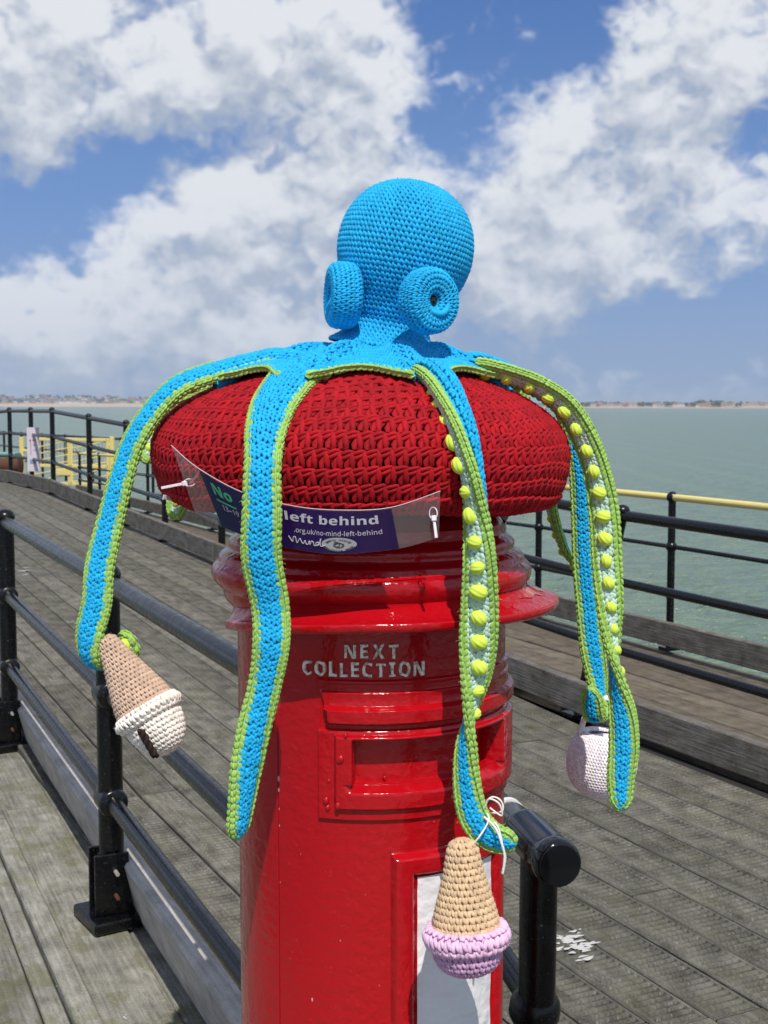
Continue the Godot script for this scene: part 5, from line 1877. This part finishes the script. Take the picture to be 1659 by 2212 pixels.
func build_banner() -> void:
	for q in BAN_TOP:
		ban_top.append(Q(q[0], q[1], q[2]))
	for q in BAN_LOW:
		ban_low.append(Q(q[0], q[1], q[2]))
	var ban := thing("laminated_banner", banner_at(0.5, 1.0), "laminated purple banner with white lettering curved round under the red topper", "banner")
	var film := StandardMaterial3D.new()
	film.albedo_color = Color(0.95, 0.93, 0.95, 0.09)
	film.transparency = BaseMaterial3D.TRANSPARENCY_ALPHA
	film.roughness = 0.10
	film.metallic_specular = 0.5
	var g := Geo.new()
	g.grid(60, 6, func(u: float, v: float) -> Vector3: return banner_at(u, v))
	part(ban, "clear_film", g.mesh(), film)
	# printed sheet: blue on the left running to purple
	var pr := Geo.new()
	var u0 := 1.0 / 6.0
	var u1 := 5.0 / 6.0
	pr.grid(60, 6, func(u: float, v: float) -> Vector3: return banner_at(lerpf(u0, u1, u), lerpf(0.03, 0.985, v), 0.0006))
	var gt := GradientTexture2D.new()
	var gr := Gradient.new()
	gr.offsets = PackedFloat32Array([0.0, 0.28, 0.5, 1.0])
	gr.colors = PackedColorArray([Color(0.120, 0.130, 0.270), Color(0.130, 0.110, 0.270), Color(0.150, 0.050, 0.300), Color(0.130, 0.035, 0.270)])
	gt.gradient = gr
	gt.width = 256
	gt.height = 16
	var pm := mat(Color.WHITE, 0.12, 0.5)
	pm.albedo_texture = gt
	pm.texture_repeat = false
	var print_ := part(ban, "printed_sheet", pr.mesh(), pm)
	var edge := Geo.new()
	var path := PackedVector3Array()
	for k in 61:
		path.append(banner_at(k / 60.0, 0.0))
	edge.tube(path, 0.0007, 5)
	part(ban, "top_edge", edge.mesh(), mat(lin(0.55, 0.50, 0.56), 0.3))
	var white := mat(lin(0.47, 0.45, 0.53), 0.5)
	var green := mat(lin(0.06, 0.30, 0.17), 0.5)
	var dim := mat(lin(0.22, 0.22, 0.30), 0.5)
	var L := func(a: float) -> float: return lerpf(u0, u1, a)
	banner_text(print_, "No", L.call(0.055), L.call(0.160), 0.15, 0.345, green)
	var ul := Geo.new()
	ul.grid(10, 1, func(u: float, v: float) -> Vector3: return banner_at(lerpf(L.call(0.055), L.call(0.170), u), lerpf(0.42, 0.455, v), 0.0012))
	part(print_, "underline", ul.mesh(), green)
	banner_text(print_, "mind", L.call(0.215), L.call(0.41), 0.15, 0.335, white)
	banner_text(print_, "left behind", L.call(0.435), L.call(0.925), 0.15, 0.335, white)
	banner_text(print_, "13–19 May", L.call(0.075), L.call(0.255), 0.50, 0.60, dim, false)
	banner_text(print_, ".org.uk/no-mind-left-behind", L.call(0.475), L.call(0.935), 0.48, 0.585, white, false)
	# handwritten word
	var hand := Geo.new()
	var s := [[0.0, 0.70], [0.015, 0.82], [0.02, 0.72], [0.03, 0.70], [0.035, 0.83], [0.05, 0.72], [0.058, 0.80], [0.066, 0.82], [0.074, 0.745], [0.078, 0.82], [0.088, 0.82], [0.094, 0.74], [0.097, 0.83], [0.104, 0.745], [0.114, 0.76], [0.117, 0.83], [0.130, 0.82], [0.143, 0.765], [0.130, 0.755], [0.126, 0.82], [0.142, 0.80], [0.150, 0.66], [0.148, 0.83], [0.172, 0.80]]
	var hp := []
	for q in s:
		hp.append(banner_at(L.call(0.44 + q[0] * 1.25), q[1], 0.0014))
	hand.tube(spline(hp, 4), 0.00075, 5)
	part(print_, "handwriting", hand.mesh(), white)
	# round badge
	var cu: float = L.call(0.725)
	var badge := Geo.new()
	badge.grid(40, 3, func(u: float, v: float) -> Vector3: return banner_at(cu + sin(TAU * u) * 0.062 * v, 0.775 - cos(TAU * u) * 0.155 * v, 0.0012))
	part(print_, "badge", badge.mesh(), mat(lin(0.34, 0.35, 0.37), 0.45))
	var ink := mat(lin(0.03, 0.028, 0.045), 0.5)
	for row in [["MENTAL HEALTH", 1.0], ["AWARENESS WEEK", -1.0]]:
		var text: String = row[0]
		var n := text.length()
		for k in n:
			if text[k] == " ":
				continue
			var d := letters(text[k], 1.0, 0.0)
			var a := lerpf(-1.25, 1.25, (k + 0.5) / n) if row[1] > 0.0 else lerpf(PI + 1.25, PI - 1.25, (k + 0.5) / n)
			var g2 := Geo.new()
			for p in d.v:
				var lx: float = ((p.x - (d.lo.x + d.hi.x) * 0.5)) / 0.46 * 0.105
				var ly: float = 0.79 + (p.y / 0.46 - 0.5) * 0.17 * row[1]
				var aa: float = a + lx / 0.75 * row[1]
				g2.V.append(banner_at(cu + sin(aa) * 0.062 * ly, 0.775 - cos(aa) * 0.155 * ly, 0.0018 if p.z > 0.0 else 0.0015))
				g2.U.append(Vector2.ZERO)
			g2.I = d.i
			part(print_, "lettering", g2.mesh(false), ink)
	var sq := Geo.new()
	var loop := []
	for k in 40:
		var t := k / 39.0
		var a := t * TAU * 2.6
		var rr := 0.42 + 0.16 * sin(a * 0.77 + 1.0)
		loop.append(banner_at(cu + (sin(a) * rr * 0.6 + (t - 0.5) * 0.5) * 0.055, 0.775 - cos(a) * rr * 0.115, 0.0016))
	sq.tube(spline(loop, 3), 0.00045, 5)
	part(print_, "scribble", sq.mesh(), ink)
	# cable ties at its two ends
	cable_tie(banner_at(0.035, 0.52, 0.004), Vector3(-1, -0.18, 0.5), 0.030, "white cable tie through the left end of the banner, tail to the left")
	cable_tie(banner_at(0.965, 0.52, 0.004), Vector3(0.12, -1, 0.25), 0.022, "white cable tie through the right end of the banner, tail downwards")
	tail(Q(352, 1074, 1.07), Q(392, 1078, 1.10), "loose pale end of a cable tie sticking out left under the red topper")
	tail(Q(1096, 1122, 1.10), Q(1062, 1098, 1.13), "loose pale end of a cable tie sticking out right under the red topper")

func cable_tie(at: Vector3, dir: Vector3, length: float, label: String) -> void:
	var o := thing("cable_tie", at, label, "cable tie")
	var d := dir.normalized()
	var x := d.cross(Vector3(0, 0, 1)).normalized()
	var z := x.cross(d)
	var h := Geo.new()
	h.box(Transform3D(Basis(x, d, z), at), Vector3(0.0068, 0.0078, 0.0055), 0.001)
	part(o, "head", h.mesh(false), M.nylon)
	var t := Geo.new()
	t.box(Transform3D(Basis(x, d, z), at + d * (length * 0.5 + 0.004)), Vector3(0.0038, length, 0.0014), 0.0004)
	part(o, "tail", t.mesh(false), M.nylon)
	var l := Geo.new()
	var path := PackedVector3Array()
	for k in 19:
		var a := TAU * k / 18.0
		path.append(at - d * 0.007 + d * cos(a) * 0.008 + (x * 0.8 - z * 0.5).normalized() * sin(a) * 0.006)
	l.tube(path, 0.0009, 6, false)
	part(o, "loop", l.mesh(), M.nylon)

func tail(a: Vector3, b: Vector3, label: String) -> void:
	var o := thing("cable_tie", a, label, "cable tie")
	var d := (b - a).normalized()
	var x := d.cross(Vector3(0, 0, 1)).normalized()
	var g := Geo.new()
	g.box(Transform3D(Basis(x, d, x.cross(d)), (a + b) * 0.5), Vector3(0.0072, a.distance_to(b), 0.0016), 0.0004)
	part(o, "tail", g.mesh(false), M.nylon)

# ------------------------------------------------------------------ what hangs from the arms
func axis_frame(a: Vector3, b: Vector3) -> Transform3D:
	var y := (b - a).normalized()
	var x := y.cross(Vector3(0, 0, 1)).normalized()
	return Transform3D(Basis(x, y, x.cross(y)), a)

func build_hanging_toys() -> void:
	# biscuit cone with a white top and a brown flake, hung on the far left arm
	var a := Q(231, 1386, 1.082)
	var b := Q(360, 1606, 1.050)
	var t := axis_frame(a, b).scaled_local(Vector3(1.02, 1.14, 1.02))
	var cone := thing("crocheted_ice_cream", a, "biscuit crocheted ice cream cone with a white top and brown flake, left arm", "crochet ice cream", "crocheted ice cream cones hung from the arms")
	crochet(cone, "cone", t, [Vector2(0.004, -0.004), Vector2(0.012, 0.0), Vector2(0.019, 0.025), Vector2(0.029, 0.055), Vector2(0.0385, 0.085), Vector2(0.043, 0.112)], 0.0064, 0.0062, M.biscuit, S.vee)
	crochet(cone, "scoop", t, [Vector2(0.041, 0.106), Vector2(0.040, 0.118), Vector2(0.038, 0.130), Vector2(0.031, 0.146), Vector2(0.019, 0.158), Vector2(0.004, 0.163)], 0.0070, 0.0064, M.cream, S.vee)
	crochet(cone, "brim", t, [Vector2(0.040, 0.101), Vector2(0.0455, 0.102), Vector2(0.0485, 0.107), Vector2(0.047, 0.112), Vector2(0.041, 0.113)], 0.0080, 0.0062, M.cream, S.vee)
	var fl := Geo.new()
	for s in 3:
		var fp := []
		for k in 9:
			var q := k / 8.0
			var c := Q(lerpf(304, 336, q), lerpf(1578, 1634, q), 1.005)
			var aa := TAU * (s / 3.0 + q * 1.3)
			fp.append(c + Vector3(cos(aa), sin(aa) * 0.6, sin(aa)) * 0.0032)
		fl.tube(spline(fp, 3), 0.0034, 7)
	part(cone, "flake", fl.mesh(), M.chocolate)
	var st := Geo.new()
	st.tube(spline([Q(222, 1378, 1.085), Q(236, 1385, 1.075), Q(250, 1402, 1.085)], 4), 0.0011, 6)
	part(cone, "thread", st.mesh(), M.string)
	# sand coloured cone with a lilac top, tied to the front right arm
	var a2 := Q(999, 1826, 0.905)
	var b2 := Q(1012, 2100, 0.89)
	var t2 := axis_frame(a2, b2).scaled_local(Vector3.ONE * 1.1)
	var c2 := thing("crocheted_ice_cream", a2, "sand coloured crocheted ice cream cone with a lilac top, front right arm", "crochet ice cream", "crocheted ice cream cones hung from the arms")
	crochet(c2, "cone", t2, [Vector2(0.002, -0.006), Vector2(0.0135, 0.0), Vector2(0.0175, 0.013), Vector2(0.0215, 0.033), Vector2(0.029, 0.060), Vector2(0.0355, 0.084), Vector2(0.0395, 0.108), Vector2(0.040, 0.118)], 0.0074, 0.0078, M.sand_yarn, S.vee, false, 0.35)
	crochet(c2, "scoop", t2, [Vector2(0.041, 0.114), Vector2(0.040, 0.126), Vector2(0.0375, 0.138), Vector2(0.029, 0.149), Vector2(0.014, 0.155), Vector2(0.003, 0.156)], 0.0074, 0.0076, M.lilac, S.vee, false, 0.35)
	crochet(c2, "brim", t2, [Vector2(0.0395, 0.104), Vector2(0.0455, 0.102), Vector2(0.0495, 0.107), Vector2(0.0485, 0.117), Vector2(0.042, 0.122)], 0.0092, 0.0080, M.pink, S.vee, false, 0.5)
	var knot := Geo.new()
	knot.tube(spline([Q(1014, 1830, 0.900), Q(1035, 1808, 0.895), Q(1056, 1770, 0.905), Q(1046, 1745, 0.915), Q(1062, 1722, 0.910), Q(1082, 1730, 0.910), Q(1086, 1750, 0.910), Q(1072, 1756, 0.912), Q(1048, 1760, 0.920), Q(1075, 1785, 0.905), Q(1086, 1830, 0.898), Q(1092, 1855, 0.898), Q(1084, 1885, 0.898)], 6), 0.0013, 7, true, 0.2, 90.0)
	knot.tube(spline([Q(1046, 1765, 0.908), Q(1070, 1788, 0.898), Q(1083, 1820, 0.894), Q(1090, 1850, 0.894), Q(1086, 1888, 0.896)], 6), 0.0017, 7, true, 0.25, 60.0)
	knot.tube(spline([Q(1048, 1745, 0.910), Q(1056, 1726, 0.905), Q(1078, 1736, 0.902), Q(1084, 1762, 0.905), Q(1058, 1745, 0.910)], 6), 0.0012, 7)
	part(c2, "thread", knot.mesh(), M.string)
	# white knitted pot on a strap
	var pc := Q(1292, 1640, 1.30)
	var pot := thing("knitted_pot", pc, "round white knitted pot with a strap handle hung from the right arm", "knitted pot")
	var t3 := Transform3D(Basis(Vector3(0, 0, 1), deg_to_rad(-6.0)), pc - Vector3(0, 0.062, 0))
	crochet(pot, "bowl", t3, [Vector2(0.004, 0.0), Vector2(0.028, 0.006), Vector2(0.046, 0.022), Vector2(0.0545, 0.045), Vector2(0.0555, 0.066), Vector2(0.051, 0.086), Vector2(0.042, 0.101), Vector2(0.034, 0.106), Vector2(0.030, 0.103)], 0.0052, 0.0050, M.white_yarn, S.vee, false, 0.12)
	part(pot, "inside", ball(t3 * Vector3(0, 0.096, 0), 0.032, 0.2).mesh(), M.white_yarn)
	var strap := Geo.new()
	var sp := spline([t3 * Vector3(-0.043, 0.097, 0.004), t3 * Vector3(-0.038, 0.125, 0.002), t3 * Vector3(-0.028, 0.150, 0.0), t3 * Vector3(-0.005, 0.166, 0.0), t3 * Vector3(0.017, 0.156, 0.004), t3 * Vector3(0.024, 0.130, 0.01), t3 * Vector3(0.024, 0.100, 0.02)], 8)
	strap.tube(sp, 0.0048, 8, true, 0.12, 40.0)
	var strap_ := part(pot, "strap", strap.mesh(), M.white_yarn)
	var ss := []
	for k in range(1, sp.size() - 1):
		for q in [Vector3(0, 0, 1), Vector3(-1, 0, 0.4)]:
			ss.append(frame(sp[k] + q.normalized() * 0.0022, sp[k + 1] - sp[k - 1], q, Vector3(0.0058, 0.0054, 0.0042)))
	many(strap_, "crochet_stitches", S.vee, M.white_yarn, ss)

# ------------------------------------------------------------------ droppings on the boards
func build_small_things() -> void:
	var r := RandomNumberGenerator.new()
	r.seed = 31
	var spots := [["broken white splash of gull droppings on the ribbed walk right of the end post", P(1237, 2040, 2.05), 0.085, 60], ["white gull dropping with a streak on the platform boards at the lower left", P(141, 2135, 1.90), 0.03, 7], ["round white gull dropping on the platform at the bottom edge", P(270, 2200, 1.82), 0.02, 5], ["faint white gull dropping on the walk left of the far left arm", P(48, 1208, 8.0), 0.16, 9], ["pale gull dropping on the walk just left of the biscuit cone", P(160, 1332, 5.2), 0.07, 6]]
	for q in spots:
		var at: Vector3 = q[1]
		# set it on the boards
		var dir := (at - Vector3(0, CAM_H, 0)).normalized()
		var hit := Vector3(0, CAM_H, 0) - dir * (CAM_H / dir.y)
		var s := (hit - Vector3(OX, 0, OZ)).dot(D)
		var y := ramp(s)
		hit = Vector3(0, CAM_H, 0) - dir * ((CAM_H - y) / dir.y)
		var o := thing("gull_dropping", hit, q[0], "dropping")
		var g := Geo.new()
		for k in q[3]:
			var off: Vector3 = D * r.randfn(0.0, q[2] * 0.55) + N * r.randfn(0.0, q[2] * 0.36)
			var w: float = r.randf_range(0.06, 0.15) * q[2]
			var l: float = w * r.randf_range(0.8, 2.2)
			var c := hit + off
			c.y = ramp((c - Vector3(OX, 0, OZ)).dot(D)) + 0.0022
			var b := g.V.size()
			g.V.append(c + Vector3(0, 0.0018, 0))
			g.U.append(Vector2.ZERO)
			for e in 12:
				var a := TAU * e / 12.0
				var rr := 1.0 + 0.3 * sin(a * 3.0 + k)
				g.V.append(c + N * cos(a) * l * rr + D * sin(a) * w * 0.6 * rr)
				g.U.append(Vector2.ZERO)
			for e in 12:
				g.I.append_array(PackedInt32Array([b, b + 1 + e, b + 1 + (e + 1) % 12]))
		part(o, "splash", g.mesh(), M.dropping).set_meta("kind", "stuff")
